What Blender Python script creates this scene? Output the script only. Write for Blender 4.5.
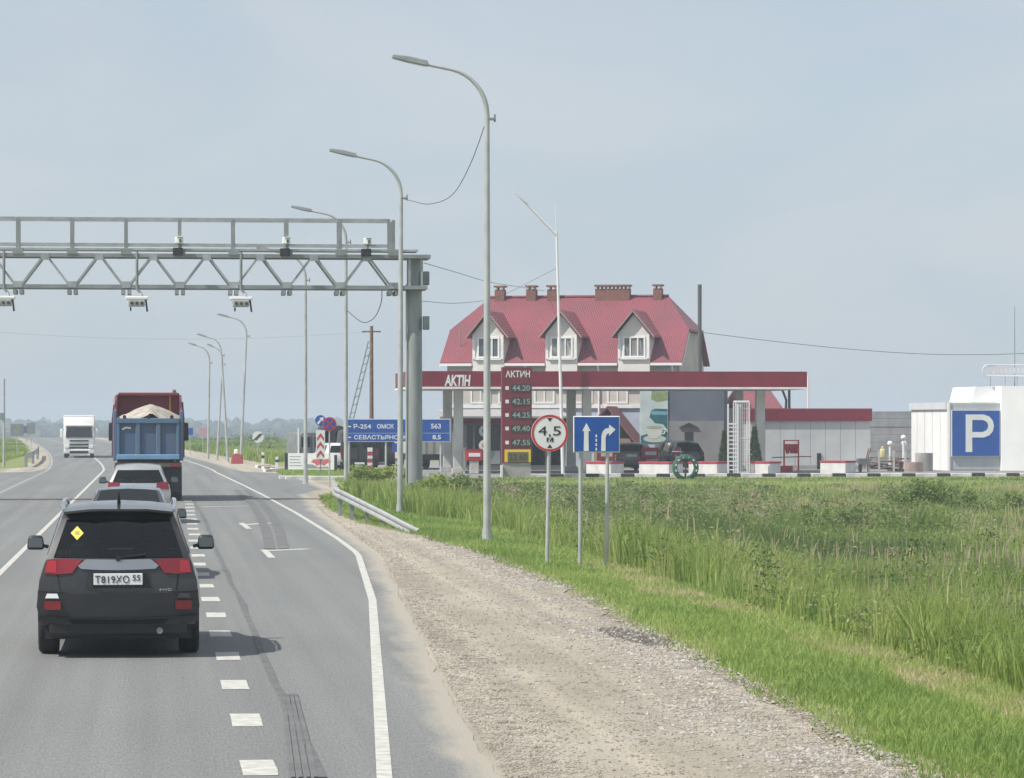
import bpy, bmesh, math, random
import numpy as np
from mathutils import Vector, Matrix, noise
random.seed(7); np.random.seed(7)
for o in list(bpy.data.objects): bpy.data.objects.remove(o)
SC = bpy.context.scene
COL = SC.collection
# ------------------------------------------------------------------ camera
CH, F = 2.6, 3400.0
cam_d = bpy.data.cameras.new('camera'); cam = bpy.data.objects.new('camera', cam_d); COL.objects.link(cam)
cam.location = (0, 0, CH); cam.rotation_euler = (math.radians(90), 0, 0)
cam_d.sensor_width = 36; cam_d.lens = F/1024*36; cam_d.shift_y = (420-389)/1024
cam_d.clip_start = .5; cam_d.clip_end = 9000
SC.camera = cam
SC.render.resolution_x = 1024; SC.render.resolution_y = 778
# ------------------------------------------------------------------ sky, sun, exposure
SUN_DIR = Vector((-1, -.5, 0)).normalized(); EL = math.radians(53)
SUN_TO = Vector((SUN_DIR.x*math.cos(EL), SUN_DIR.y*math.cos(EL), math.sin(EL)))
w = bpy.data.worlds.new('World'); SC.world = w; w.use_nodes = True
nt = w.node_tree; bg = nt.nodes['Background']; sky = nt.nodes.new('ShaderNodeTexSky')
sky.sky_type = 'NISHITA'; sky.sun_disc = False; sky.sun_elevation = EL
sky.sun_rotation = math.atan2(SUN_DIR.x, SUN_DIR.y)
sky.air_density = 1.0; sky.dust_density = 1.0; sky.ozone_density = 1.5; sky.altitude = 0
# thin even veil of high cloud over the whole dome
tcw = nt.nodes.new('ShaderNodeTexCoord'); mpw = nt.nodes.new('ShaderNodeMapping'); mpw.inputs['Scale'].default_value = (3, 3, 9); nzw = nt.nodes.new('ShaderNodeTexNoise'); nzw.inputs['Scale'].default_value = 1.6; nzw.inputs['Detail'].default_value = 5
rpw = nt.nodes.new('ShaderNodeMapRange'); rpw.inputs[1].default_value = .3; rpw.inputs[2].default_value = .7; rpw.inputs[3].default_value = .78; rpw.inputs[4].default_value = .92
mxw = nt.nodes.new('ShaderNodeMix'); mxw.data_type = 'RGBA'; rp2 = nt.nodes.new('ShaderNodeValToRGB'); rp2.color_ramp.elements[0].position = .36; rp2.color_ramp.elements[1].position = .66; rp2.color_ramp.elements[0].color = (3.42/8, 3.98/8, 4.5/8, 1); rp2.color_ramp.elements[1].color = (4.0/8, 4.25/8, 4.6/8, 1)
mp2 = nt.nodes.new('ShaderNodeMapping'); mp2.inputs['Scale'].default_value = (6, 6, 14); nz2w = nt.nodes.new('ShaderNodeTexNoise'); nz2w.inputs['Scale'].default_value = 1.3; nz2w.inputs['Detail'].default_value = 4; nz2w.inputs['Distortion'].default_value = .5
sc2 = nt.nodes.new('ShaderNodeVectorMath'); sc2.operation = 'SCALE'; sc2.inputs['Scale'].default_value = 8
nt.links.new(tcw.outputs['Generated'], mp2.inputs[0]); nt.links.new(mp2.outputs[0], nz2w.inputs['Vector']); nt.links.new(nz2w.outputs[0], rp2.inputs[0]); nt.links.new(rp2.outputs[0], sc2.inputs[0]); nt.links.new(sc2.outputs[0], mxw.inputs['B'])
nt.links.new(tcw.outputs['Generated'], mpw.inputs[0]); nt.links.new(mpw.outputs[0], nzw.inputs['Vector']); nt.links.new(nzw.outputs[0], rpw.inputs[0]); nt.links.new(rpw.outputs[0], mxw.inputs[0])
nt.links.new(sky.outputs[0], mxw.inputs['A']); nt.links.new(mxw.outputs['Result'], bg.inputs[0]); bg.inputs[1].default_value = .1
sd = bpy.data.lights.new('sun', 'SUN'); sd.energy = 3.6; sd.angle = math.radians(.6); sd.color = (1, .955, .89)
sun = bpy.data.objects.new('sun', sd); COL.objects.link(sun); sun.location = (-60, -20, 80)
sun.rotation_euler = SUN_TO.to_track_quat('Z', 'Y').to_euler()
SC.view_settings.view_transform = 'Standard'; SC.view_settings.look = 'None'
SC.view_settings.exposure = .6; SC.view_settings.gamma = 1
SC.render.engine = 'CYCLES'
# ------------------------------------------------------------------ coordinates: t = metres right of the camera, s = metres along the road
RZ = math.atan2(.1044, .9945); CV, SV = math.cos(RZ), math.sin(RZ)
def R(t, s, z=0.): return Vector((t*CV - s*SV, t*SV + s*CV, z))
def T(x, s):
    k = (x-512)/F
    return s*(SV + CV*k)/(CV - SV*k)
def Dp(t, s): return t*SV + s*CV
def Zt(y, t, s): return CH + (420-y)*Dp(t, s)/F
def smooth(a, b, x):
    x = min(1, max(0, (x-a)/(b-a))); return x*x*(3-2*x)
def curve_off(s): return -.0075*(s-175)**1.3 if s > 175 else 0.
def zfar(s): return -11*smooth(470, 1500, s)
# ------------------------------------------------------------------ materials
MATS = {}
def tinted(name, col):
    m = bpy.data.materials.new(name); m.use_nodes = True; n = m.node_tree.nodes; l = m.node_tree.links; n.remove(n['Principled BSDF'])
    tr = n.new('ShaderNodeBsdfTransparent'); tr.inputs[0].default_value = (*col, 1); gl = n.new('ShaderNodeBsdfGlossy'); gl.inputs['Roughness'].default_value = .03; gl.inputs[0].default_value = (1,1,1,1)
    fr = n.new('ShaderNodeFresnel'); fr.inputs[0].default_value = 1.5; mx = n.new('ShaderNodeMixShader'); l.new(fr.outputs[0], mx.inputs[0]); l.new(tr.outputs[0], mx.inputs[1]); l.new(gl.outputs[0], mx.inputs[2]); l.new(mx.outputs[0], n['Material Output'].inputs[0]); MATS[name] = m; return m
def mat(name, col, rough=.6, metal=0., var=.0, scale=3., col2=None, bump=0., bscale=None, emit=0., coat=0., spec=None, detail=6., stretch=None):
    if name in MATS: return MATS[name]
    m = bpy.data.materials.new(name); m.use_nodes = True; n = m.node_tree.nodes; l = m.node_tree.links
    b = n['Principled BSDF']; b.inputs['Roughness'].default_value = rough; b.inputs['Metallic'].default_value = metal
    b.inputs['Base Color'].default_value = (*col, 1)
    if coat: b.inputs['Coat Weight'].default_value = coat; b.inputs['Coat Roughness'].default_value = .05
    if spec is not None: b.inputs['Specular IOR Level'].default_value = spec
    if emit: b.inputs['Emission Color'].default_value = (*col, 1); b.inputs['Emission Strength'].default_value = emit
    if var or col2 or bump:
        tc = n.new('ShaderNodeTexCoord'); mp = n.new('ShaderNodeMapping'); l.new(tc.outputs['Object'], mp.inputs[0])
        if stretch: mp.inputs['Scale'].default_value = stretch
        nz = n.new('ShaderNodeTexNoise'); nz.inputs['Scale'].default_value = scale; nz.inputs['Detail'].default_value = detail
        l.new(mp.outputs[0], nz.inputs['Vector'])
        if var or col2:
            c2 = col2 or tuple(c*(1-var) for c in col); c1 = col if col2 else tuple(min(1, c*(1+var*.6)) for c in col)
            rp = n.new('ShaderNodeValToRGB'); rp.color_ramp.elements[0].position = .33; rp.color_ramp.elements[1].position = .68
            rp.color_ramp.elements[0].color = (*c2, 1); rp.color_ramp.elements[1].color = (*c1, 1)
            l.new(nz.outputs[0], rp.inputs[0]); l.new(rp.outputs[0], b.inputs['Base Color'])
        if bump:
            nb = n.new('ShaderNodeTexNoise'); nb.inputs['Scale'].default_value = bscale or scale*6; nb.inputs['Detail'].default_value = 4
            l.new(mp.outputs[0], nb.inputs['Vector'])
            bp = n.new('ShaderNodeBump'); bp.inputs['Strength'].default_value = bump; bp.inputs['Distance'].default_value = .02
            l.new(nb.outputs[0], bp.inputs['Height']); l.new(bp.outputs[0], b.inputs['Normal'])
    MATS[name] = m; return m
M = dict(
 galv=mat('galvanised', (.42,.44,.44), .5, .55, .22, 2.5), galvd=mat('galvanised_dull', (.27,.29,.29), .6, .3, .2, 2),
 polew=mat('pole_grey', (.5,.51,.5), .5, .35, .2, 1.5), white=mat('white_paint', (.78,.78,.76), .5, 0, .1, 2),
 whitep=mat('white_plastic', (.8,.8,.78), .4), black=mat('black_plastic', (.018,.018,.019), .5, 0, .3, 5),
 rubber=mat('rubber', (.022,.022,.023), .85, 0, .35, 6), chrome=mat('chrome', (.75,.76,.77), .18, 1.),
 glassd=tinted('tinted_glass', (.30,.33,.33)), glass=mat('window_glass', (.10,.13,.15), .06, 0, spec=.8),
 tail=mat('tail_light', (.19,.006,.012), .2, 0, coat=.6), amber=mat('amber', (.7,.25,.02), .3),
 lens=mat('head_light', (.75,.77,.78), .1, .1, coat=.5),
 signb=mat('sign_blue', (.012,.085,.36), .45, 0, .1, 3), signw=mat('sign_white', (.76,.77,.76), .45, 0, .06, 3),
 signr=mat('sign_red', (.5,.03,.04), .45), signk=mat('sign_black', (.02,.02,.02), .5), yel=mat('sign_yellow', (.75,.55,.03), .5),
 red=mat('fascia_red', (.20,.010,.027), .45, 0, .18, 1.2), conc=mat('concrete', (.36,.35,.33), .85, 0, .22, 2., bump=.2),
 concl=mat('concrete_light', (.5,.49,.46), .85, 0, .2, 2., bump=.2), kw=mat('kerb_white', (.62,.61,.58), .8, 0, .25, 4), kb=mat('kerb_black', (.04,.04,.04), .8, 0, .3, 4),
 wood=mat('old_wood', (.2,.13,.08), .85, 0, .35, 6), cable=mat('cable', (.05,.05,.05), .7), brick=mat('chimney_brick', (.22,.10,.07), .9, 0, .3, 9, bump=.3),
 line=mat('road_paint', (.55,.54,.49), .8, 0, 0, 7, col2=(.36,.36,.33)), steelw=mat('white_steel', (.72,.72,.71), .45),
)
# ------------------------------------------------------------------ mesh builder
class MB:
    def __init__(s): s.v = []; s.f = []
    def add(s, vs, fs):
        b = len(s.v); s.v += [tuple(p) for p in vs]; s.f += [tuple(b+i for i in f) for f in fs]; return s
    def box(s, c, d, rz=0., taper=None):
        hx, hy, hz = d[0]/2, d[1]/2, d[2]/2; tx, ty = taper or (1, 1); vs = []
        cr, sr = math.cos(rz), math.sin(rz)
        for z in (-1, 1):
            kx, ky = (tx, ty) if z > 0 else (1, 1)
            for x, y in ((-1,-1),(1,-1),(1,1),(-1,1)):
                px, py = x*hx*kx, y*hy*ky
                vs.append((c[0]+px*cr-py*sr, c[1]+px*sr+py*cr, c[2]+z*hz))
        return s.add(vs, [(3,2,1,0),(4,5,6,7),(0,1,5,4),(1,2,6,5),(2,3,7,6),(3,0,4,7)])
    def bb(s, x0, x1, y0, y1, z0, z1): return s.box(((x0+x1)/2,(y0+y1)/2,(z0+z1)/2), (x1-x0,y1-y0,z1-z0))
    def tube(s, pts, r, n=8, cap=True):
        pts = [Vector(p) for p in pts]; rs = r if isinstance(r, (list, tuple)) else [r]*len(pts)
        vs = []; fs = []; up = None
        for i, p in enumerate(pts):
            d = (pts[min(i+1, len(pts)-1)] - pts[max(i-1, 0)]).normalized()
            if up is None: up = Vector((0,0,1)) if abs(d.z) < .9 else Vector((1,0,0))
            a = d.cross(up)
            if a.length < 1e-4: a = d.cross(Vector((0,1,0)))
            a.normalize(); b = a.cross(d).normalized(); up = b
            for k in range(n):
                t = 2*math.pi*k/n; vs.append(p + rs[i]*(math.cos(t)*a + math.sin(t)*b))
        for i in range(len(pts)-1):
            for k in range(n):
                fs.append((i*n+k, i*n+(k+1) % n, (i+1)*n+(k+1) % n, (i+1)*n+k))
        if cap: fs.append(tuple(range(n))[::-1]); fs.append(tuple((len(pts)-1)*n+k for k in range(n)))
        return s.add(vs, fs)
    def bar(s, p0, p1, w, h=None):
        p0, p1 = Vector(p0), Vector(p1); h = h or w; d = (p1-p0).normalized()
        up = Vector((0,0,1)) if abs(d.z) < .95 else Vector((0,1,0))
        a = d.cross(up).normalized()*(w/2); b = d.cross(a).normalized()*(h/2)
        vs = [p + x*a + y*b for p in (p0, p1) for x, y in ((-1,-1),(1,-1),(1,1),(-1,1))]
        return s.add(vs, [(3,2,1,0),(4,5,6,7),(0,1,5,4),(1,2,6,5),(2,3,7,6),(3,0,4,7)])
    def prism(s, poly, y0, y1, plane='xz'):
        n = len(poly)
        def mk(p, y): return (p[0], y, p[1]) if plane == 'xz' else ((y, p[0], p[1]) if plane == 'yz' else (p[0], p[1], y))
        vs = [mk(p, y0) for p in poly] + [mk(p, y1) for p in poly]
        return s.add(vs, [tuple(range(n)), tuple(range(2*n-1, n-1, -1))] + [(i, n+i, n+(i+1) % n, (i+1) % n) for i in range(n)])
    def lathe(s, prof, c=(0,0,0), axis='x', n=20):   # prof: (along axis, radius)
        vs = []; fs = []
        for a, r in prof:
            for k in range(n):
                t = 2*math.pi*k/n; p, q = r*math.cos(t), r*math.sin(t)
                o = {'x': (a,p,q), 'y': (p,a,q), 'z': (p,q,a)}[axis]
                vs.append((c[0]+o[0], c[1]+o[1], c[2]+o[2]))
        for i in range(len(prof)-1):
            for k in range(n): fs.append((i*n+k, i*n+(k+1) % n, (i+1)*n+(k+1) % n, (i+1)*n+k))
        return s.add(vs, fs)
    def disc(s, c, r, y, n=28, rx=None):
        return s.add([(c[0]+(rx or r)*math.cos(2*math.pi*k/n), y, c[1]+r*math.sin(2*math.pi*k/n)) for k in range(n)], [tuple(range(n))])
    def mesh(s, name, m, bevel=0., smooth=None, seg=1):
        me = bpy.data.meshes.new(name); me.from_pydata(s.v, [], s.f)
        bm = bmesh.new(); bm.from_mesh(me); bmesh.ops.remove_doubles(bm, verts=bm.verts, dist=1e-5)
        bmesh.ops.recalc_face_normals(bm, faces=bm.faces)
        if bevel: bmesh.ops.bevel(bm, geom=[e for e in bm.edges if e.is_manifold and e.calc_face_angle(0) > .5], offset=bevel, segments=seg, affect='EDGES', profile=.6)
        bm.to_mesh(me); bm.free()
        if m: me.materials.append(m)
        if smooth is not None:
            me.shade_smooth(); me.set_sharp_from_angle(angle=math.radians(smooth))
        return me
    def build(s, name, m, parent=None, bevel=0., smooth=None, seg=1, kind=None):
        o = bpy.data.objects.new(name, s.mesh(name, m, bevel, smooth, seg)); COL.objects.link(o)
        if parent: o.parent = parent
        if kind: o['kind'] = kind
        return o
def tag(o, label, cat, group=None):
    o['label'] = label; o['category'] = cat
    if group: o['group'] = group
    return o
def thing(name, label, cat, loc=(0,0,0), rz=RZ, group=None):
    o = bpy.data.objects.new(name, None); COL.objects.link(o); o.location = loc; o.rotation_euler = (0,0,rz); o.empty_display_size = .2
    return tag(o, label, cat, group)
def child(name, me, parent, loc=(0,0,0)):
    o = bpy.data.objects.new(name, me); COL.objects.link(o); o.parent = parent; o.location = loc; return o
def dup(root, loc, rz=None, label=None, parent=None):
    r = root.copy(); COL.objects.link(r); r.location = loc
    if parent: r.parent = parent
    if rz is not None: r.rotation_euler = (0,0,rz)
    if label: r['label'] = label
    for ch in list(root.children):
        c = ch.copy(); COL.objects.link(c); c.parent = r
        for g in list(ch.children):
            d = g.copy(); COL.objects.link(d); d.parent = c
    return r
def text_mesh(txt, x0, x1, z0, z1, y, m, name='lettering', parent=None, shear=0., bold=.0, depth=.004):
    c = bpy.data.curves.new('txt', 'FONT'); c.body = txt; c.offset = bold; c.resolution_u = 3; c.shear = shear; c.extrude = .02
    o = bpy.data.objects.new('txt', c); COL.objects.link(o); bpy.context.view_layer.update()
    me = bpy.data.meshes.new_from_object(o.evaluated_get(bpy.context.evaluated_depsgraph_get()))
    bpy.data.objects.remove(o); bpy.data.curves.remove(c)
    co = np.empty(len(me.vertices)*3); me.vertices.foreach_get('co', co); co = co.reshape(-1,3)
    mn, mx = co.min(0), co.max(0); sp = np.maximum(mx-mn, 1e-6); q = (co-mn)/sp
    out = np.stack([x0+q[:,0]*(x1-x0), y-depth*q[:,2], z0+q[:,1]*(z1-z0)], 1)
    me.vertices.foreach_set('co', out.ravel()); me.materials.clear(); me.materials.append(m); me.update()
    me.name = name
    ob = bpy.data.objects.new(name, me); COL.objects.link(ob)
    if parent: ob.parent = parent
    return ob
def sheet(name, pts, fs, m, parent=None, kind=None):
    me = bpy.data.meshes.new(name); me.from_pydata([tuple(p) for p in pts], [], fs); me.materials.append(m)
    o = bpy.data.objects.new(name, me); COL.objects.link(o)
    if parent: o.parent = parent
    if kind: o['kind'] = kind
    return o
def ribbon(name, cl, cr, m, dz, parent=None, kind=None):    # cl, cr lists of (t,s): left and right edges
    pts = []; n = len(cl)
    for a, b in zip(cl, cr):
        for q in (a, b): pts.append(R(q[0], q[1], (q[2] if len(q) > 2 else zfar(q[1])) + dz))
    return sheet(name, pts, [(2*i, 2*i+1, 2*i+3, 2*i+2) for i in range(n-1)], m, parent, kind)
def interp(tab, s): return float(np.interp(s, [p[0] for p in tab], [p[1] for p in tab]))
# ================================================================== THE SETTING
RIGHT_EDGE = [(0,1.6),(25,2.5),(33,2.8),(52,3.7),(66,4.3),(95,4.6),(118,5.2),(128,6.5),(165,6.5),(172,4.6),(185,4.3),(900,4.3)]
GRAVEL_R = [(0,5.0),(25,5.45),(36,5.75),(52,6.25),(66,6.2),(77,5.8),(86,5.1),(100,5.0),(115,5.5),(130,7.2),(165,8.2),(185,7.2),(240,6.6),(900,6.2)]
LEFT_EDGE = [(0,-6),(125,-6),(142,-6.6),(148,-13),(165,-13),(172,-6.4),(185,-5.8),(900,-5.8)]
GRAVEL_L = [(0,-9),(125,-9),(138,-14),(170,-14),(180,-8.5),(190,-6.9),(900,-6.7)]
def ground_z(t, s):
    tc = t - curve_off(s); z = zfar(s) - .04
    st = smooth(136, 149.5, s) if t > 12.5 else smooth(122, 133, s)
    d = .85*smooth(8.2, 12.5, tc)*(1-st)
    d += .12*smooth(6.4, 8.2, tc)*(1-st)
    if t > 0 and s > 190: d += .25*smooth(8, 14, tc)*smooth(190, 215, s)
    d += .35*smooth(9.2, 13, -tc)*(1-.5*smooth(-13, -60, tc))
    nz = noise.noise(Vector((t*.13, s*.07, 3)))*.10 if (tc > 9 or tc < -10) and (s < 140 or s > 195) else 0
    return z - d + nz + (.5*smooth(25, 160, tc)*smooth(200, 320, s))
def gmat(name, stops, scale, rough=.9, bump=.4, bscale=30., fine=0., streak=0., dust=None, st=1.):
    m = bpy.data.materials.new(name); m.use_nodes = True; n = m.node_tree.nodes; l = m.node_tree.links
    b = n['Principled BSDF']; b.inputs['Roughness'].default_value = rough; b.inputs['Specular IOR Level'].default_value = .25
    g = n.new('ShaderNodeNewGeometry'); nz = n.new('ShaderNodeTexNoise'); nz.inputs['Scale'].default_value = scale; nz.inputs['Detail'].default_value = 9; nz.inputs['Roughness'].default_value = .62
    ms_ = n.new('ShaderNodeMapping'); ms_.vector_type = 'TEXTURE'; ms_.inputs['Rotation'].default_value = (0,0,RZ); ms_.inputs['Scale'].default_value = (1,st,1); l.new(g.outputs['Position'], ms_.inputs[0])
    l.new(ms_.outputs[0], nz.inputs['Vector'])
    rp = n.new('ShaderNodeValToRGB'); e = rp.color_ramp.elements
    while len(e) < len(stops): e.new(.5)
    for i, (p, c) in enumerate(stops): e[i].position = p; e[i].color = (*c, 1)
    l.new(nz.outputs[0], rp.inputs[0]); out = rp.outputs[0]
    nb = n.new('ShaderNodeTexNoise'); nb.inputs['Scale'].default_value = bscale; nb.inputs['Detail'].default_value = 5; nb.inputs['Roughness'].default_value = .7
    l.new(ms_.outputs[0], nb.inputs['Vector'])
    if fine:
        mr = n.new('ShaderNodeMapRange'); mr.inputs[1].default_value = .25; mr.inputs[2].default_value = .75; mr.inputs[3].default_value = 1-fine; mr.inputs[4].default_value = 1+fine
        l.new(nb.outputs[0], mr.inputs[0]); mx = n.new('ShaderNodeVectorMath'); mx.operation = 'SCALE'
        l.new(out, mx.inputs[0]); l.new(mr.outputs[0], mx.inputs['Scale']); out = mx.outputs[0]
    if streak:
        mp = n.new('ShaderNodeMapping'); mp.vector_type = 'TEXTURE'; mp.inputs['Rotation'].default_value = (0,0,RZ); mp.inputs['Scale'].default_value = (.45,55,1); l.new(g.outputs['Position'], mp.inputs[0])
        ns = n.new('ShaderNodeTexNoise'); ns.inputs['Scale'].default_value = 1.; ns.inputs['Detail'].default_value = 4; l.new(mp.outputs[0], ns.inputs['Vector'])
        ms = n.new('ShaderNodeMapRange'); ms.inputs[1].default_value = .3; ms.inputs[2].default_value = .7; ms.inputs[3].default_value = 1-streak; ms.inputs[4].default_value = 1+streak; l.new(ns.outputs[0], ms.inputs[0])
        ss = n.new('ShaderNodeVectorMath'); ss.operation = 'SCALE'; l.new(out, ss.inputs[0]); l.new(ms.outputs[0], ss.inputs['Scale']); out = ss.outputs[0]
    if dust:
        at = n.new('ShaderNodeAttribute'); at.attribute_name = 'dust'; nd = n.new('ShaderNodeTexNoise'); nd.inputs['Scale'].default_value = 2.2; nd.inputs['Detail'].default_value = 7; nd.inputs['Roughness'].default_value = .7
        l.new(ms_.outputs[0], nd.inputs['Vector']); md = n.new('ShaderNodeMath'); md.operation = 'ADD'; l.new(at.outputs['Fac'], md.inputs[0]); l.new(nd.outputs[0], md.inputs[1])
        mr2 = n.new('ShaderNodeMapRange'); mr2.inputs[1].default_value = .95; mr2.inputs[2].default_value = 1.35; l.new(md.outputs[0], mr2.inputs[0])
        mx2 = n.new('ShaderNodeMix'); mx2.data_type = 'RGBA'; l.new(mr2.outputs[0], mx2.inputs[0]); l.new(out, mx2.inputs['A']); mx2.inputs['B'].default_value = (*dust, 1); out = mx2.outputs['Result']
    l.new(out, b.inputs['Base Color'])
    bp = n.new('ShaderNodeBump'); bp.inputs['Strength'].default_value = bump; bp.inputs['Distance'].default_value = .03
    l.new(nb.outputs[0], bp.inputs['Height']); l.new(bp.outputs[0], b.inputs['Normal'])
    return m
G_GRASS = gmat('meadow_ground', [(.3,(.13,.18,.05)),(.48,(.18,.22,.07)),(.6,(.23,.24,.10)),(.75,(.30,.26,.15))], .35, fine=.3, bscale=9)
G_ASPH = gmat('asphalt_worn', [(.3,(.168,.171,.168)),(.5,(.182,.185,.180)),(.72,(.198,.198,.192))], .45, rough=.8, bump=.35, bscale=45, fine=.32, streak=.12, dust=(.34,.31,.26), st=6.)
G_APRON = gmat('apron_asphalt', [(.3,(.19,.19,.185)),(.6,(.25,.245,.235)),(.75,(.30,.29,.27))], .5, bump=.2, bscale=20, fine=.12)
G_GRAV = gmat('sandy_gravel', [(.28,(.285,.25,.195)),(.5,(.36,.32,.255)),(.7,(.41,.37,.305))], .8, bump=.7, bscale=48, fine=.36, streak=.2, st=3.)
# ground sheet
tl = sorted(set([-1400,-700,-350,-180,-100,-60,-40,-30,-25,-20,-16,-13,-11,-9.5,-8,-6,-3,0,2,4,5,6.2,6.8,7.5,8.2,9,10,11,12.5,14,16,18,21,24,28,32,36,40,48,60,80,120,200,400,800,1500]))
sl = sorted(set(list(range(-10,60,5))+list(range(60,240,5))+list(range(240,500,15))+[520,560,600,660,720,800,900,1000,1150,1300,1500,1800,2200,2700]))
pts = [R(t + curve_off(s), s, ground_z(t + curve_off(s), s)) for s in sl for t in tl]; nt_ = len(tl)
gr = sheet('ground', pts, [(i*nt_+j, i*nt_+j+1, (i+1)*nt_+j+1, (i+1)*nt_+j) for i in range(len(sl)-1) for j in range(nt_-1)], G_GRASS, kind='structure')
gr.data.shade_smooth()
# gravel shoulders, road
S1 = sorted(set([x*.5 for x in range(0, 160)]+[float(x) for x in range(80, 200, 2)]+[float(x) for x in range(200, 700, 8)]))
def jag(s, k, a): return a*noise.noise(Vector((s*.35, k, 0)))+a*.6*noise.noise(Vector((s*1.3, k+9, 0)))+a*.2*noise.noise(Vector((s*2.9, k+5, 0)))
ribbon('gravel_shoulder_right', [(interp(RIGHT_EDGE,s)-.7+curve_off(s), s) for s in S1], [(interp(GRAVEL_R,s)+jag(s,1,.22)+curve_off(s), s) for s in S1], G_GRAV, -.006, kind='structure')
ribbon('gravel_shoulder_left', [(interp(GRAVEL_L,s)+jag(s,2,.4)+curve_off(s), s) for s in S1], [(interp(LEFT_EDGE,s)+.7+curve_off(s), s) for s in S1], G_GRAV, -.012, kind='structure')
def dusty_sheet(name, le, re, cols, m):
    pts = []; at_ = []
    for q in S1:
        a, b = le(q), re(q)
        for kind_, v, d in cols: pts.append(R((a+v if kind_ == 'l' else b-v)+curve_off(q), q, zfar(q))); at_.append(d)
    n = len(cols); o = sheet(name, pts, [(i*n+j, i*n+j+1, (i+1)*n+j+1, (i+1)*n+j) for i in range(len(S1)-1) for j in range(n-1)], m, kind='structure')
    o.data.attributes.new('dust', 'FLOAT', 'POINT').data.foreach_set('value', at_); return o
road = dusty_sheet('road', lambda q: interp(LEFT_EDGE,q)+jag(q,3,.12), lambda q: interp(RIGHT_EDGE,q)+jag(q,4,.08), [('l',0,1),('l',.5,0),('r',.75,0),('r',.3,.55),('r',0,1)], G_ASPH)
G_SOIL = gmat('dry_soil_verge', [(.3,(.17,.18,.075)),(.45,(.25,.225,.13)),(.6,(.33,.285,.20)),(.75,(.22,.22,.10))], 1.1, bump=.6, bscale=14, fine=.4)
ribbon('dry_verge', [(interp(GRAVEL_R,q)-.25+curve_off(q), q) for q in S1], [(interp(GRAVEL_R,q)+.45+jag(q,7,.45)+curve_off(q), q) for q in S1], G_SOIL, -.020, kind='structure')
# side road and forecourt
ap = []
poly = [(5.5,131),(9,133),(13,142),(13.5,150),(16,153.4),(45,153.4),(45,215),(9,215),(7.5,185),(5.5,172)]
sheet('forecourt_paving', [R(t,s,-.008) for t,s in poly], [tuple(range(len(poly)))], G_APRON, kind='structure')
ribbon('gravel_strip', [(16.5,151.2),(30,151.3),(44,151.5)], [(16.5,153.2),(30,153.2),(44,153.2)], G_GRAV, -.010, kind='structure')
# painted lines (children of the road)
def line(name, tab, wd, s0, s1, step=2., dz=.004):
    ss = list(np.arange(s0, s1, step))+[s1]
    return ribbon(name, [(interp(tab,s)-wd/2+curve_off(s), s) for s in ss], [(interp(tab,s)+wd/2+curve_off(s), s) for s in ss], M['line'], dz, road)
line('edge_line', [(0,.2),(24.7,1.66),(49,3.12),(66,3.92),(75,3.98),(95,3.92),(118,3.72),(138,3.47)], .115, 3, 137)
line('edge_line', [(118,3.72),(138,3.47),(170,3.0),(240,3.0),(700,2.9)], .12, 137, 640)
line('centre_line', [(0,-2.62),(180,-2.62),(700,-2.5)], .11, 3, 640)
M['line_worn'] = mat('road_paint_worn', (.40,.40,.37), .8, 0, 0, 5, col2=(.24,.24,.23))
lw_ = line('edge_line', [(0,-5.6),(100,-5.5),(700,-5.6)], .10, 3, 640); lw_.data.materials[0] = M['line_worn']
per = 4.0; s = 24.9 - per*5
while s < 112:
    a = .02*random.uniform(-1, 1); L = 1.22*random.uniform(.92, 1.05); t0 = .79 + max(0, s-60)*.0055; wd = .26
    rows = [(t0+a+jag(s+k*.3, 5, .015), s+k*L/3) for k in range(4)]
    ribbon('lane_dash', [(t-wd/2, q) for t, q in rows], [(t+wd/2+jag(q*5, 6, .015), q) for t, q in rows], M['line'], .004, road)
    s += per
def px2ts(x, y):
    D = CH*F/(y-420); X = (x-512)/F*D; return (X*CV + D*SV, -X*SV + D*CV)
def strip(name, pl, wd, m, dz, wob=0.):
    ts = [px2ts(*p) for p in pl]; L = []; Rr = []
    P = []
    for i in range(len(ts)-1):
        n = max(1, int(math.dist(ts[i], ts[i+1])/(1.6 if wob else .5)))
        P += [(ts[i][0]+(ts[i+1][0]-ts[i][0])*k/n, ts[i][1]+(ts[i+1][1]-ts[i][1])*k/n) for k in range(n)]
    P.append(ts[-1])
    for i, p in enumerate(P):
        a, b = P[max(0,i-1)], P[min(len(P)-1,i+1)]; d = Vector((b[0]-a[0], b[1]-a[1])).normalized(); nx, ny = d.y, -d.x
        o = wob*noise.noise(Vector((i*.7, p[0], 0))); ww = wd/2*(1+(.7*noise.noise(Vector((i*.5, 4, 0))) if wob else 0))
        L.append((p[0]+nx*(o-ww), p[1]+ny*(o-ww))); Rr.append((p[0]+nx*(o+ww), p[1]+ny*(o+ww)))
    return ribbon(name, L, Rr, m, dz, road)
strip('cross_mark', [(264,551),(309,549)], .34, M['line'], .005); strip('cross_mark', [(264,550),(272,558)], .14, M['line'], .006)
strip('cross_mark', [(242,525),(272,523)], .34, M['line'], .005); strip('cross_mark', [(241,523),(249,529)], .14, M['line'], .006)
strip('cross_mark', [(200,507),(252,506)], .3, M['line'], .005)
M['seal_and_shadow'] = mat('crack_seal_and_shadow', (.085,.085,.085), .8, 0, 0, 5, col2=(.145,.147,.145)); M['skid'] = mat('tyre_rubber_mark', (.10,.10,.10), .85, 0, 0, 1.6, col2=(.15,.152,.15))
strip('crack_seal_and_shadow', [(193,500),(205,520),(214,545),(228,575),(243,605),(258,640),(268,668),(284,700),(300,730),(322,778)], .075, M['seal_and_shadow'], .0075, .04)
for dx in (0, 6, 12, 18): strip('tyre_mark', [(283+dx*.7,695),(288+dx,735),(293+dx*1.25,778)], .035, M['skid'], .009+dx*.0001)
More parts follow.
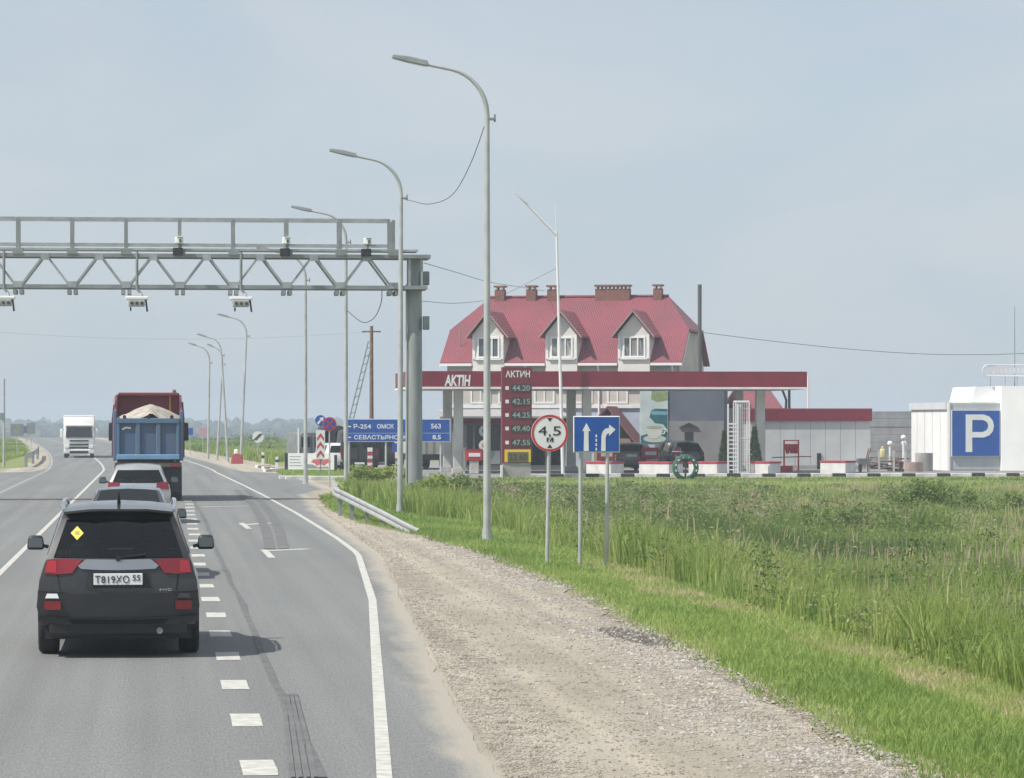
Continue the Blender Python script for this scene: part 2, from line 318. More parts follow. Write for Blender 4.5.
for a in (0, 13): strip('tyre_mark', [(236+a*.7,490),(250+a*.9,502),(259+a,515),(266+a,530),(270+a*1.05,549)], .22, M['skid'], .0095)
strip('crack_seal_and_shadow', [(0,508),(45,507.5),(90,506)], .09, M['seal_and_shadow'], .0072, .1)  # dark strip painted as the gantry's shadow across the left lane
# ------------------------------------------------------------------ vegetation: blades as one "stuff" object per kind
def leafmat(name, stops, tr=.35):
    m = bpy.data.materials.new(name); m.use_nodes = True; n = m.node_tree.nodes; l = m.node_tree.links
    b = n['Principled BSDF']; b.inputs['Roughness'].default_value = .6; b.inputs['Specular IOR Level'].default_value = .3
    at = n.new('ShaderNodeAttribute'); at.attribute_name = 'tint'; rp = n.new('ShaderNodeValToRGB'); e = rp.color_ramp.elements
    while len(e) < len(stops): e.new(.5)
    for i, (p, c) in enumerate(stops): e[i].position = p; e[i].color = (*c, 1)
    l.new(at.outputs['Fac'], rp.inputs[0]); l.new(rp.outputs[0], b.inputs['Base Color'])
    tb = n.new('ShaderNodeBsdfTranslucent'); l.new(rp.outputs[0], tb.inputs[0]); mx = n.new('ShaderNodeMixShader'); mx.inputs[0].default_value = tr
    l.new(b.outputs[0], mx.inputs[1]); l.new(tb.outputs[0], mx.inputs[2]); l.new(mx.outputs[0], n['Material Output'].inputs[0])
    return m
L_GRASS = leafmat('grass_blades', [(0,(.14,.205,.065)),(.3,(.26,.36,.09)),(.6,(.38,.46,.13)),(.85,(.47,.47,.21)),(1,(.47,.40,.27))], .5)
L_SHORT = leafmat('short_grass', [(0,(.22,.32,.085)),(.4,(.33,.44,.12)),(.7,(.42,.48,.17)),(1,(.56,.49,.29))], .5)
L_BUSH = leafmat('bush_leaves', [(0,(.06,.10,.035)),(.5,(.14,.19,.07)),(1,(.24,.28,.12))], .4)
L_WEED = leafmat('weed_leaves', [(0,(.10,.15,.045)),(.4,(.19,.27,.075)),(.75,(.30,.37,.13)),(.9,(.36,.37,.22)),(1,(.38,.29,.23))], .45)
def blades(name, base, h, wd, tint, m, lean=.35, label=None, cat=None):
    n = len(base); ang = np.random.rand(n)*6.283; dx, dy = np.cos(ang), np.sin(ang)
    # face mostly the road user: width direction random
    la = np.random.rand(n)*6.283; lr = lean*np.random.rand(n)*h; lx, ly = np.cos(la)*lr, np.sin(la)*lr
    V = np.zeros((n,5,3)); hw = wd/2
    for i, (q, f, k) in enumerate(((-1,0,1),(1,0,1),(1,.55,.8),(-1,.55,.8),(0,1,0))):
        V[:,i,0] = base[:,0]+q*hw*k*dx+lx*f*f; V[:,i,1] = base[:,1]+q*hw*k*dy+ly*f*f; V[:,i,2] = base[:,2]+h*f*(1-.12*f*lean)
    me = bpy.data.meshes.new(name); me.vertices.add(n*5); me.vertices.foreach_set('co', V.ravel())
    k = np.arange(n)*5
    lp = np.stack([k,k+1,k+2,k+3,k+3,k+2,k+4], 1).ravel(); me.loops.add(len(lp)); me.loops.foreach_set('vertex_index', lp.astype(np.int32))
    me.polygons.add(2*n); st = np.stack([np.arange(n)*7, np.arange(n)*7+4], 1).ravel(); me.polygons.foreach_set('loop_start', st.astype(np.int32))
    me.update(calc_edges=True)
    at = me.attributes.new('tint', 'FLOAT', 'POINT'); at.data.foreach_set('value', np.repeat(tint, 5).astype(np.float32))
    me.materials.append(m); o = bpy.data.objects.new(name, me); COL.objects.link(o); o['kind'] = 'stuff'
    if label: tag(o, label, cat)
    return o
def scatter(n, t0, t1, s0, s1, dens=None, zfun=ground_z, frust=1.25):
    out = []; info = []
    while len(out) < n:
        # more per square metre close by
        s = s0*(s1/s0)**random.random() if s0 > 5 else random.uniform(s0, s1); t = random.uniform(t0, t1)
        p = R(t, s)
        if frust and abs(p.x) > p.y*.1506*frust+1.0: continue
        if dens and random.random() > dens(t, s): continue
        out.append((p.x, p.y, zfun(t, s)-.01)); info.append((t, s))
    return np.array(out), np.array(info)
def nz2(t, s, sc, k=0): return noise.noise(Vector((t*sc, s*sc, k)))
# mown verge
def dverge(t, s):
    e = interp(GRAVEL_R, s)
    return 0. if t < e+.05+.25*nz2(t,s,1.3) else min(1, .25+(t-e)*1.1)*(.55+.9*max(0,.35+nz2(t,s,.35,2)) if t > 8.2 else 1)
b_, i_ = scatter(135000, 4.9, 9.6, 18, 150, dverge)
tn = np.array([.35+.45*nz2(t,s,.25,5)+.25*nz2(t,s,1.2,6)+random.uniform(-.2,.2)+(max(0,.38+.7*nz2(t,s,.35,61)) if 7.8+.5*nz2(s,1,.3) < t < 8.9+.4*nz2(s,2,.3) and s < 66 else 0)-.12*max(0,1-abs(t-7)) for t,s in i_])
hh = np.random.uniform(.05,.15,len(b_))*np.where(i_[:,1] > 70, 1.3, 1.)
blades('verge_grass', b_, hh, np.maximum(.012, i_[:,1]*.00032)*np.random.uniform(.7,1.5,len(b_)), np.clip(tn,0,1), L_SHORT, .8, 'short mown grass on the verge between gravel and tall weeds', 'grass')
# tall meadow in the ditch
def tall_edge(s): return 8.75 + .5*noise.noise(Vector((s*.12, 1, 0))) + .2*noise.noise(Vector((s*.5, 2, 0))) - 2.0*smooth(84, 97, s)
def dtall(t, s):
    if t < tall_edge(s): return 0.
    if s > 124 and t < 13: return 0.
    if s > 149.5: return 0.
    return .6+.8*nz2(t,s,.3,8)
b_, i_ = scatter(200000, 6.5, 40, 22, 150, dtall)
def hgt(t, s):
    h = .66+.45*nz2(t,s,.16,11)+.38*nz2(t,s,.6,12)+random.uniform(-.2,.25)
    h *= .95+.2*smooth(8.6, 10.5, t)
    if s > 118: h *= 1-.55*smooth(118, 146, s)
    if s > 70: h = min(h, max(.05, CH - s*(.0182 if t > 13 else .0155) - ground_z(t,s)-random.uniform(.0,.25)))
    return max(.05, h)
hh = np.array([hgt(t,s) for t,s in i_])
tn = np.array([.46-.28*smooth(11,13.5,t)*(1-smooth(16,20,t))+.7*nz2(t,s,.11,15)*smooth(9,12,t)+.5*nz2(t,s,.45,16)+random.uniform(-.25,.25) for t,s in i_])
blades('tall_grass', b_, hh, np.maximum(.016, i_[:,1]*.00030)*np.random.uniform(.7,1.6,len(b_)), np.clip(tn,0,1), L_GRASS, .55, 'tall green and yellowing weeds filling the ditch before the filling station', 'grass')
b_, i_ = scatter(5000, 13, 44, 148.5, 152.6, lambda t,s: .25+1.1*max(0,.2+nz2(t,s,.5,51))-.12*(s-149))
blades('kerb_grass', b_, np.random.uniform(.04,.16,len(b_)), np.full(len(b_),.05), np.clip(np.random.normal(.4,.2,len(b_)),0,1), L_GRASS, .8, 'ragged low grass along the foot of the forecourt kerb', 'grass')
# reddish seed heads over the meadow
b2, i2 = scatter(7000, 9, 40, 30, 148, lambda t,s: max(0, .1+1.1*nz2(t,s,.10,21))*(1 if dtall(t,s) > 0 else 0))
hh = np.array([hgt(t,s)*1.1+.05 for t,s in i2]); 
b2[:,2] += hh*.72
blades('grass_seed_heads', b2, hh*.3, np.maximum(.02, i2[:,1]*.0004), np.clip(np.random.normal(.95,.06,len(b2)),.8,1), L_GRASS, .5, 'pale brown seed heads standing above the tall ditch weeds', 'grass')
# far fields
b_, i_ = scatter(60000, -75, -9.6, 110, 430, lambda t,s: 1. if t-curve_off(s) < interp(GRAVEL_L,s)-.4 else 0., frust=1.1)
blades('field_grass_left', b_, np.random.uniform(.15,.5,len(b_)), i_[:,1]*.0004, np.clip(np.array([.3+.6*nz2(t,s,.05,31) for t,s in i_])+np.random.uniform(-.2,.2,len(b_)),0,1), L_GRASS, .6, 'rough green grass on the left side of the road', 'grass')
b_, i_ = scatter(60000, -50, 16, 168, 430, lambda t,s: 1. if (t-curve_off(s) > interp(GRAVEL_R,s)+.3 and not (s < 216 and t > 7)) else 0., frust=1.1)
blades('field_grass_right', b_, np.random.uniform(.2,.75,len(b_)), i_[:,1]*.0004, np.clip(np.array([.3+.6*nz2(t,s,.05,33) for t,s in i_])+np.random.uniform(-.2,.2,len(b_)),0,1), L_GRASS, .6, 'rough grass field beyond the far street lamps', 'grass')
# bushes
def bush(loc, rx, ry, rz, n, label, m=L_BUSH, size=.06, tint0=.5, name='bush'):
    root = thing(name, label, 'bush', loc, 0)
    mb = MB()
    for k in range(7):
        a = random.uniform(0, 6.28); mb.tube([(0,0,-.05),(rx*.3*math.cos(a),ry*.3*math.sin(a),rz*.5),(rx*.6*math.cos(a),ry*.6*math.sin(a),rz*.85)], [.02,.012,.005], 5)
    mb.build('stem', M['wood'], root)
    V = []; Fc = []; tv = []
    cl = [(Vector((random.gauss(0,.42)*rx, random.gauss(0,.42)*ry, rz*random.uniform(.15,1.0)**.8)), random.uniform(.14,.3)*rz, random.uniform(-.3,.3)) for _ in range(34)]
    for i in range(n):
        c, r, tt = random.choice(cl); d = Vector((random.gauss(0,1), random.gauss(0,1), random.gauss(0,1))).normalized()*r*random.random()**.4
        p = c + d
        if p.z < 0: p.z = -p.z*.3
        a = Vector((random.gauss(0,1), random.gauss(0,1), random.gauss(0,.7))).normalized(); b = a.cross(Vector((random.gauss(0,1), random.gauss(0,1), random.gauss(0,1)))).normalized()
        q = size*random.uniform(.6,1.5); k = len(V)
        V += [p-a*q, p+b*q*.45, p+a*q, p-b*q*.45]; Fc.append((k,k+1,k+2,k+3)); tv += [min(1,max(0,tint0+tt+random.uniform(-.15,.15)))]*4
    me = bpy.data.meshes.new('foliage'); me.from_pydata([tuple(v) for v in V], [], Fc); at = me.attributes.new('tint','FLOAT','POINT'); at.data.foreach_set('value', tv); me.materials.append(m)
    child('foliage', me, root); return root
def gp(x, s): t = T(x, s); return R(t, s, ground_z(t, s))
bush(gp(932,104), 1.75, 1.2, 1.62, 15000, 'large grey-green bush in the weeds below the blue parking board', L_WEED, .045, .55)
bush(gp(1012,100), 1.3, 1.0, 1.3, 7000, 'broad bush cut by the right edge of the picture', L_WEED, .045, .5)
bush(gp(868,94), 1.2, .8, 1.1, 5000, 'low dark bush in the weeds left of the large grey-green bush', L_WEED, .04, .35)
bush(gp(462,112), 1.4, .8, 1.15, 5000, 'reddish green weed bush between the gantry column and the nearest street lamp', L_GRASS, .05, .72)
bush(gp(436,108), .9, .7, 1.0, 3000, 'green bush growing at the foot of the gantry column', L_GRASS, .06, .5)
bush(gp(375,121), 1.3, .8, .95, 3500, 'green bush behind the far end of the guard rail', L_GRASS, .06, .45)
def weeds():
    V = []; Fc = []; tv = []
    for c in range(800):
        while True:
            s = 28*(146/28)**random.random(); t = random.uniform(8.6, 34); p = R(t, s)
            if abs(p.x) < p.y*.18+1 and dtall(t, s) > 0: break
        z = ground_z(t, s); hh = hgt(t, s)*random.uniform(.7,1.15); r = random.uniform(.25,.75); tt = random.uniform(0,1)**1.3
        for k in range(120):
            a = Vector((random.gauss(0,1), random.gauss(0,1), random.gauss(0,.7))).normalized(); b = a.cross(Vector((random.gauss(0,1), random.gauss(0,1), random.gauss(0,1)))).normalized(); q = random.uniform(.014,.032)*(1+s/70); x = Vector((p.x+random.gauss(0,.45)*r, p.y+random.gauss(0,.45)*r, z+hh*random.random()**.6)); i = len(V)
            V += [tuple(x-a*q), tuple(x+b*q*.4), tuple(x+a*q), tuple(x-b*q*.4)]; Fc.append((i,i+1,i+2,i+3)); tv += [min(1,max(0,tt+random.uniform(-.12,.12)))]*4
    for c in range(420):
        s = random.uniform(84, 132); t = random.uniform(9.5, 21); p = R(t, s); z = ground_z(t, s); top = CH - s*(.0180 if t > 12 else .0165) - random.uniform(.0,.35); hh = max(.3, min(1.35, top-z)); r = random.uniform(.3,.7); tt = random.choice([.05,.2,.35,.5,.7,.85,.98])
        for k in range(110):
            a = Vector((random.gauss(0,1), random.gauss(0,1), random.gauss(0,.9))).normalized(); b = a.cross(Vector((random.gauss(0,1), random.gauss(0,1), random.gauss(0,1)))).normalized(); q = random.uniform(.03,.06); f = random.random()**.6; x = Vector((p.x+random.gauss(0,.4)*r*(1.15-f*.6), p.y+random.gauss(0,.4)*r, z+hh*f)); i = len(V)
            V += [tuple(x-a*q), tuple(x+b*q*.4), tuple(x+a*q), tuple(x-b*q*.4)]; Fc.append((i,i+1,i+2,i+3)); tv += [min(1,max(0,tt+random.uniform(-.12,.12)))]*4
    me = bpy.data.meshes.new('broad_leaf_weeds'); me.from_pydata(V, [], Fc); at = me.attributes.new('tint','FLOAT','POINT'); at.data.foreach_set('value', tv); me.materials.append(L_WEED)
    o = bpy.data.objects.new('broad_leaf_weeds', me); COL.objects.link(o); o['kind'] = 'stuff'; tag(o, 'clumps of broad-leaved weeds among the tall ditch grass', 'weeds')
weeds()
# stones on the gravel
def stones(name, n, dens, label, smin, smax, m, sr=(20,105), tr=(1.8,6.6)):
    V = []; Fc = []; c = 0
    oct_ = [(1,0,0),(-1,0,0),(0,1,0),(0,-1,0),(0,0,1),(0,0,-1)]; of = [(0,2,4),(2,1,4),(1,3,4),(3,0,4),(2,0,5),(1,2,5),(3,1,5),(0,3,5)]
    b, inf = scatter(n, tr[0], tr[1], sr[0], sr[1], dens, lambda t,s: .007)
    for p in b:
        q = random.uniform(smin, smax)*random.uniform(.5,1); k = len(V); a = random.uniform(0,6.28); ca, sa = math.cos(a), math.sin(a); ax, ay, az = q*random.uniform(.7,1.4), q*random.uniform(.6,1.1), q*random.uniform(.4,.8)
        for x,y,z in oct_: V.append((p[0]+x*ax*ca-y*ay*sa, p[1]+x*ax*sa+y*ay*ca, p[2]+z*az))
        Fc += [(k+i,k+j,k+l) for i,j,l in of]
    me = bpy.data.meshes.new(name); me.from_pydata(V, [], Fc); me.materials.append(m)
    o = bpy.data.objects.new(name, me); COL.objects.link(o); o['kind'] = 'stuff'; return tag(o, label, 'gravel')
def dgr(t, s):
    a, b = interp(RIGHT_EDGE, s)+.05, interp(GRAVEL_R, s)+.2
    if t < a or t > b: return 0
    f = (t-a)/(b-a); return .10 + .35*max(0,nz2(t,s*.12,2.2,43)) + .9*smooth(.62,.95,f)*(.6+nz2(t,s,.5,41)) + .55*smooth(.3,.05,f)
stones('loose_gravel', 26000, dgr, 'loose pale stones scattered over the sandy shoulder', .007, .026, mat('pale_stone', (.44,.40,.34), .9, 0, 0, 3.5, col2=(.16,.14,.12)))
stones('coarse_gravel', 5000, lambda t,s: smooth(-1.5,-.5,t-interp(GRAVEL_R,s))*(.35+nz2(t,s,.6,44)) if t < interp(GRAVEL_R,s)+.25 else 0, 'larger broken stones along the edges of the sandy shoulder', .018, .045, mat('coarse_stone', (.46,.43,.38), .9, 0, 0, 5, col2=(.22,.20,.18)), (19,80), (3.9,6.6))
stones('dark_gravel_patch', 650, lambda t,s: 1. if (t-5.75+ (s-40.5)*.05)**2/.09+(s-40.5)**2/3.2 < 1+.5*nz2(t,s,1.5) else 0, 'patch of dark rubble on the edge of the sandy shoulder', .018, .048, mat('dark_stone', (.15,.135,.115), .9, 0, 0, 3, col2=(.085,.075,.065)), (37,44), (5.2,6.3))
# far forest
def forest():
    V = []; Fc = []; tv = []
    bm = bmesh.new(); bmesh.ops.create_icosphere(bm, subdivisions=2, radius=1); bv = [v.co.copy() for v in bm.verts]; bf = [tuple(v.index for v in f.verts) for f in bm.faces]; bm.free()
    for i in range(1700):
        s = random.uniform(1300, 2300); X = random.uniform(-.24,.24)*s
        t = X*CV + s*SV; p = R(t, s); z0 = zfar(s)
        hump = .7*noise.noise(Vector((X*.004, s*.002, 0)))+.5*noise.noise(Vector((X*.02, 0, 5)))
        top = CH + (.0003*s) + hump*s/1000 + random.uniform(-3,.6) - max(0, (1900-s))*.004
        h = top - z0; r = random.uniform(3,6.5); k = len(V); tt = random.uniform(.0,1); sd_ = random.uniform(0,99)
        for v in bv:
            d = 1+.45*noise.noise(v*1.7+Vector((sd_,0,0)))
            V.append((p.x+v.x*r*d, p.y+v.y*r*d, z0+h*.5+v.z*h*.5*d)); tv.append(tt)
        Fc += [tuple(k+j for j in f) for f in bf]
    me = bpy.data.meshes.new('distant_forest'); me.from_pydata(V, [], Fc); at = me.attributes.new('tint','FLOAT','POINT'); at.data.foreach_set('value', tv)
    me.materials.append(leafmat('forest_leaves', [(0,(.02,.04,.02)),(1,(.05,.08,.03))], .2)); o = bpy.data.objects.new('distant_forest', me); COL.objects.link(o); o['kind'] = 'stuff'; tag(o, 'distant blue-green forest along the horizon', 'forest')
forest()
# shrubs scattered over the far field
def field_shrubs():
    V = []; Fc = []; tv = []
    for i in range(260):
        s = random.uniform(260, 470); X = random.uniform(-.17,-.05)*s; t = X*CV+s*SV; tc = t-curve_off(s)
        if -11 < tc < 9.5: continue
        p = R(t, s, ground_z(t, s)); r = random.uniform(.4,1.1)
        for k in range(90):
            d = Vector((random.gauss(0,.5), random.gauss(0,.5), abs(random.gauss(0,.45))))*r; q = .16; a = Vector((random.gauss(0,1),random.gauss(0,1),random.gauss(0,1))).normalized(); b = a.orthogonal().normalized(); c = len(V); x = p+d
            V += [tuple(x-a*q), tuple(x+b*q*.7), tuple(x+a*q), tuple(x-b*q*.7)]; Fc.append((c,c+1,c+2,c+3)); tv += [random.random()]*4
    me = bpy.data.meshes.new('field_shrubs'); me.from_pydata(V, [], Fc); at = me.attributes.new('tint','FLOAT','POINT'); at.data.foreach_set('value', tv)
    me.materials.append(L_BUSH); o = bpy.data.objects.new('field_shrubs', me); COL.objects.link(o); o['kind'] = 'stuff'; tag(o, 'low dark scrub dotted over the far fields', 'scrub')
field_shrubs()
# ================================================================== VEHICLES
def wheel_meshes(r, wd, tag_):
    t = MB().lathe([(-wd/2,r*.62),(-wd/2,r*.9),(-wd*.42,r*.97),(-wd*.3,r),(wd*.3,r),(wd*.42,r*.97),(wd/2,r*.9),(wd/2,r*.62)], axis='x', n=28).mesh('tyre', M['rubber'], smooth=40)
    m = MB().lathe([(-wd*.45,r*.62),(-wd*.3,r*.58),(-wd*.2,r*.2),(-wd*.26,r*.1),(-wd*.26,.001)], axis='x', n=20); m.lathe([(wd*.45,r*.62),(wd*.3,r*.58),(wd*.2,r*.2),(wd*.26,r*.1),(wd*.26,.001)], axis='x', n=20)
    for k in range(5):
        a = k*2*math.pi/5
        for sx in (-1, 1): m.bar((sx*wd*.36,r*.12*math.cos(a),r*.12*math.sin(a)), (sx*wd*.40,r*.6*math.cos(a),r*.6*math.sin(a)), .05, .03)
    return t, m.mesh('rim', M['galv'], smooth=40)
def add_wheel(root, me, x, y, r):
    t = child('wheel', me[0], root, (x, y, r)); c = child('rim', me[1], t); return t
COLS = [-1, -.9, -.55, 0, .55, .9, 1]
class Car:
    def __init__(s, name, label, loc, rz, sp, paint, group=None):
        s.root = thing(name, label, 'car', loc, rz, group); s.sp = sp
        L = sp['len']; r = sp.get('wr', .32); ax = sp['axles']; key = sp['key']    # key rows: y, w, belt, wroof, zroof
        ys = sorted(set([k[0] for k in key] + [a + d*(r+.07) for a in ax for d in (-1.02,-1,-.8,-.5,-.2,.2,.5,.8,1,1.02)] + list(sp.get('wins', []))))
        ys = [y for y in ys if y > sp['ry']+.02 and y < L-.05]
        f = lambda y, c: float(np.interp(y, [k[0] for k in key], [k[c] for k in key]))
        def zb(y):
            b = sp.get('zb', .26)
            for a in ax:
                d = abs(y-a)/(r+.07)
                if d < 1.01: b = max(b, r*.55 + (r+.06)*math.sqrt(max(0, 1-min(1,d)**2)))
            return b
        def lev(w, z0, zbt, wr, zr):
            z0 = min(z0, zbt-.08)
            b_ = sp.get('tum', .045); wb = w-b_
            return [(w-.05,z0),(w,z0+.3*(zbt-z0)),(w-b_*.35,z0+.72*(zbt-z0)),(wb,zbt),(wb+(wr-wb)*.10,zbt+(zr-zbt)*.10),(wb+(wr-wb)*.86,zbt+(zr-zbt)*.86),(wr,zr)]
        secs = []; crown = sp.get('crown', .05)
        def section(ylist, lv, cy, sign):
            pts = [(-x, y, z) for (x, z), y in zip(lv, ylist)]
            xr, zr = lv[-1]
            for c in COLS[1:-1]: pts.append((c*xr, ylist[-1]+sign*cy*(1-c*c), zr+crown*(1-c*c)))
            return pts + [(x, y, z) for (x, z), y in reversed(list(zip(lv, ylist)))]
        ry = sp['rear_y']; y0 = sp['key'][0][0]; cv = sp.get('cv', .11)
        secs.append(section([y+cv for y in ry], lev(f(y0,1), sp.get('zb_r',.34), sp['rear_belt'] if 'rear_belt' in sp else f(y0,2), f(y0,3), f(y0,4)), cv, -1))
        for y in ys: secs.append(section([y]*7, lev(f(y,1), zb(y), f(y,2), f(y,3), f(y,4)), 0, 1))
        lf = lev(f(L,1), .3, f(L,2), f(L,3), f(L,4)); fy = [L-.12,L-.02,L-.04,L-.08,L-.1,L-.12,L-.14]
        secs.append(section([y-.15 for y in fy], lf, .15, 1)); s.ys = [y0]+ys+[L]
        s.secs = secs; NP = len(secs[0]); mb = MB(); V = [p for q in secs for p in q]; Q = []
        for k in range(len(secs)-1):
            for p in range(NP-1): Q.append((k*NP+p, k*NP+p+1, (k+1)*NP+p+1, (k+1)*NP+p))
        mb.add(V, Q)
        def cap(k, sign, curv):
            rows = []
            S = secs[k]
            for j in range(7):
                a, b = S[j], S[NP-1-j]
                if j < 6: rows.append([a]+[(c*b[0], a[1]+sign*curv*(1-c*c), a[2]) for c in COLS[1:-1]]+[b])
                else: rows.append([S[6]]+[S[7+i] for i in range(5)]+[b])
            return rows
        s.rear = cap(0, -1, cv); s.front = cap(len(secs)-1, 1, .15)
        for rows in (s.rear, s.front):
            mb.add([p for r_ in rows for p in r_], [(j*7+i, j*7+i+1, (j+1)*7+i+1, (j+1)*7+i) for j in range(6) for i in range(6)])
        s.body = mb.build('body', paint, s.root, smooth=38)
        # underbody and arches
        u = MB().bb(-f(2,1)+.1, f(2,1)-.1, .3, L-.3, .2, .42); u.build('underbody', M['black'], s.root)
        wm = wheel_meshes(r, sp.get('ww', .22), name)
        for a in ax:
            for sx in (-1, 1): add_wheel(s.root, wm, sx*(f(a,1)-.125), a, r)
        s.NP = NP
    def patch(s, name, quads, m, off=.008, parent=None, sm=60):
        mb = MB()
        for q in quads:
            q = [Vector(p) for p in q]; n = (q[1]-q[0]).cross(q[3]-q[0])
            if n.length < 1e-6: continue
            mb.add(q, [(0,1,2,3)])
        if m is M['glassd']: s.cut(quads)
        me = mb.mesh(name, m); bm = bmesh.new(); bm.from_mesh(me)
        c0 = Vector((0, s.sp['len']/2, .7))
        for v in bm.verts: v.normal_update()
        for v in bm.verts:
            n = v.normal.copy()
            if n.dot(v.co-c0) < 0: n = -n
            v.co += n*off
        bm.to_mesh(me); bm.free(); me.shade_smooth()
        return child(name, me, parent or s.root)
    def cut(s, quads):
        cs = [sum((Vector(p) for p in q), Vector())/4 for q in quads]; bm = bmesh.new(); bm.from_mesh(s.body.data)
        dl = [f for f in bm.faces if len(f.verts) == 4 and min((f.calc_center_median()-c).length for c in cs) < .004]
        bmesh.ops.delete(bm, geom=dl, context='FACES'); bm.to_mesh(s.body.data); bm.free(); s.body.data.set_sharp_from_angle(angle=math.radians(38))
    def interior(s, rows, zb=.45):
        for y, hx in rows:
            for x in (-.36, .36):
                st = MB().box((x,y,zb+.32),(.48,.16,.66),taper=(.8,.8)).build('seat', mat('seat_cloth', (.05,.05,.052), .9), s.root, .05, 50, 2); MB().box((x,y+.02,zb+.76),(.24,.10,.18)).build('headrest', mat('seat_cloth', (.05,.05,.052), .9), st, .04, 50, 2)
    def rq(s, j0, j1, i0, i1, rows=None):
        r = rows or s.rear
        return [(r[j][i], r[j][i+1], r[j+1][i+1], r[j+1][i]) for j in range(j0, j1) for i in range(i0, i1)]
    def side_windows(s, ranges):
        for y0, y1 in ranges:
            for side in (0, 1):
                qs = []
                for k in range(1, len(s.secs)-2):
                    ya, yb = s.secs[k][0][1], s.secs[k+1][0][1]
                    lo, hi = max(ya, y0), min(yb, y1)
                    if hi-lo < .01: continue
                    p = 4 if side == 0 else s.NP-6
                    A, B, C, D_ = s.secs[k][p], s.secs[k][p+1], s.secs[k+1][p+1], s.secs[k+1][p]
                    g = lambda P, Q_, y: tuple(P[i]+(Q_[i]-P[i])*(y-ya)/(yb-ya) for i in range(3))
                    qs.append((g(A,D_,lo), g(B,C,lo), g(B,C,hi), g(A,D_,hi)))
                if qs: s.patch('side_window', qs, M['glassd'], .006)
    def top_glass(s, name, y0, y1):
        qs = []
        for k in range(0, len(s.secs)-1):
            a, b = s.secs[k], s.secs[k+1]
            if a[6][1] >= y0-.01 and b[6][1] <= y1+.01:
                qs += [(a[p], a[p+1], b[p+1], b[p]) for p in range(7, 11)]
        return s.patch(name, qs, M['glassd'], .006)
    def mirrors(s, y, z, w, m):
        for sx in (-1, 1):
            o = MB().box((sx*(w+.12), y, z), (.21,.12,.17), taper=(.8,.8)).build('wing_mirror', m, s.root, .05, 60, 3)
            MB().box((sx*(w+.12), y-.054, z), (.16,.006,.11)).build('mirror_glass', M['glass'], o)
            MB().bar((sx*(w-.03), y, z-.05), (sx*(w+.06), y, z-.03), .06, .04).build('mirror_arm', M['black'], o)
def arc_lamp(root, name, m, pts, depth=.05, bev=.015, y=0):
    return None
# --- the black SUV straight ahead
P_BLACK = mat('black_car_paint', (.020,.021,.023), .3, .15, 0, 2.2, col2=(.034,.033,.032), coat=.7); P_DARK = mat('dark_grey_car_paint', (.035,.04,.047), .25, .35, coat=.8); P_SILV = mat('silver_car_paint', (.42,.43,.43), .3, .5, coat=.6)
suv = Car('sport_utility_vehicle', 'black estate off-roader with a yellow diamond sticker in its rear window', R(-.40, 37.3), RZ, dict(len=4.64, tum=.085, wins=(.75,1.45,1.5,2.35,2.42,3.2), axles=(.98,3.62), wr=.345, ww=.225, zb=.3, ry=.56,
    rear_y=[.06,.0,.02,.05,.08,.36,.44], rear_belt=1.04, zb_r=.36, cv=.11, crown=.05,
    key=[(0,.885,1.03,.60,1.575),(.9,.90,1.02,.62,1.625),(1.6,.90,1.0,.63,1.64),(2.6,.90,.98,.61,1.62),(2.95,.90,.97,.60,1.56),(3.65,.89,.96,.74,1.02),(4.3,.87,.86,.72,.9),(4.64,.80,.72,.6,.76)]), P_BLACK)
suv.body['label'] = 'glossy black body shell'
suv.patch('rear_window', suv.rq(4,5,1,5), M['glassd'], .008)
suv.side_windows([(.75,1.45),(1.5,2.35),(2.42,3.2)]); suv.top_glass('windscreen', 2.9, 3.7); suv.mirrors(3.02, 1.16, .875, M['black'])
# tailgate trim, lights, plate, bumper
def rear_pt(car, x, z, off=0.):
    r = car.rear; z_ = [row[0][2] for row in r]; j = 0
    while j < 5 and z > z_[j+1]: j += 1
    f = (z-z_[j])/(z_[j+1]-z_[j]); 
    def at(row):
        xs = [p[0] for p in row]; return float(np.interp(x, xs, [p[1] for p in row]))
    return at(r[j])+(at(r[j+1])-at(r[j]))*f - off
def rear_plate(car, name, poly, m, off=.012, parent=None, nx=6):
    # poly: list of (x_bottom,z_bottom),(x..)  -> grid filled between lower and upper polylines, laid on the rear skin
    lo, hi = poly; V = []; Fc = []
    n = len(lo)
    for k in range(2):
        for (x, z) in (lo, hi)[k]: V.append((x, rear_pt(car, x, z, off), z))
    for (x, z) in lo: V.append((x, rear_pt(car, x, z, -.03), z))
    for (x, z) in hi: V.append((x, rear_pt(car, x, z, -.03), z))
    for i in range(n-1):
        Fc += [(i,i+1,n+i+1,n+i),(i,2*n+i,2*n+i+1,i+1),(n+i,n+i+1,3*n+i+1,3*n+i)]
    Fc += [(0,n,3*n,2*n),(n-1,3*n-1,4*n-1,2*n-1)]
    return MB().add(V, Fc).build(name, m, parent or car.root, smooth=30)
SL = mat('silver_trim', (.36,.37,.38), .3, .8)
rear_plate(suv, 'tailgate_trim', ([(-.44,1.01),(-.4,.975),(-.2,.965),(0,.962),(.2,.965),(.4,.975),(.44,1.01)], [(-.36,1.075),(-.34,1.08),(-.2,1.078),(0,1.075),(.2,1.078),(.34,1.08),(.36,1.075)]), SL, .018)
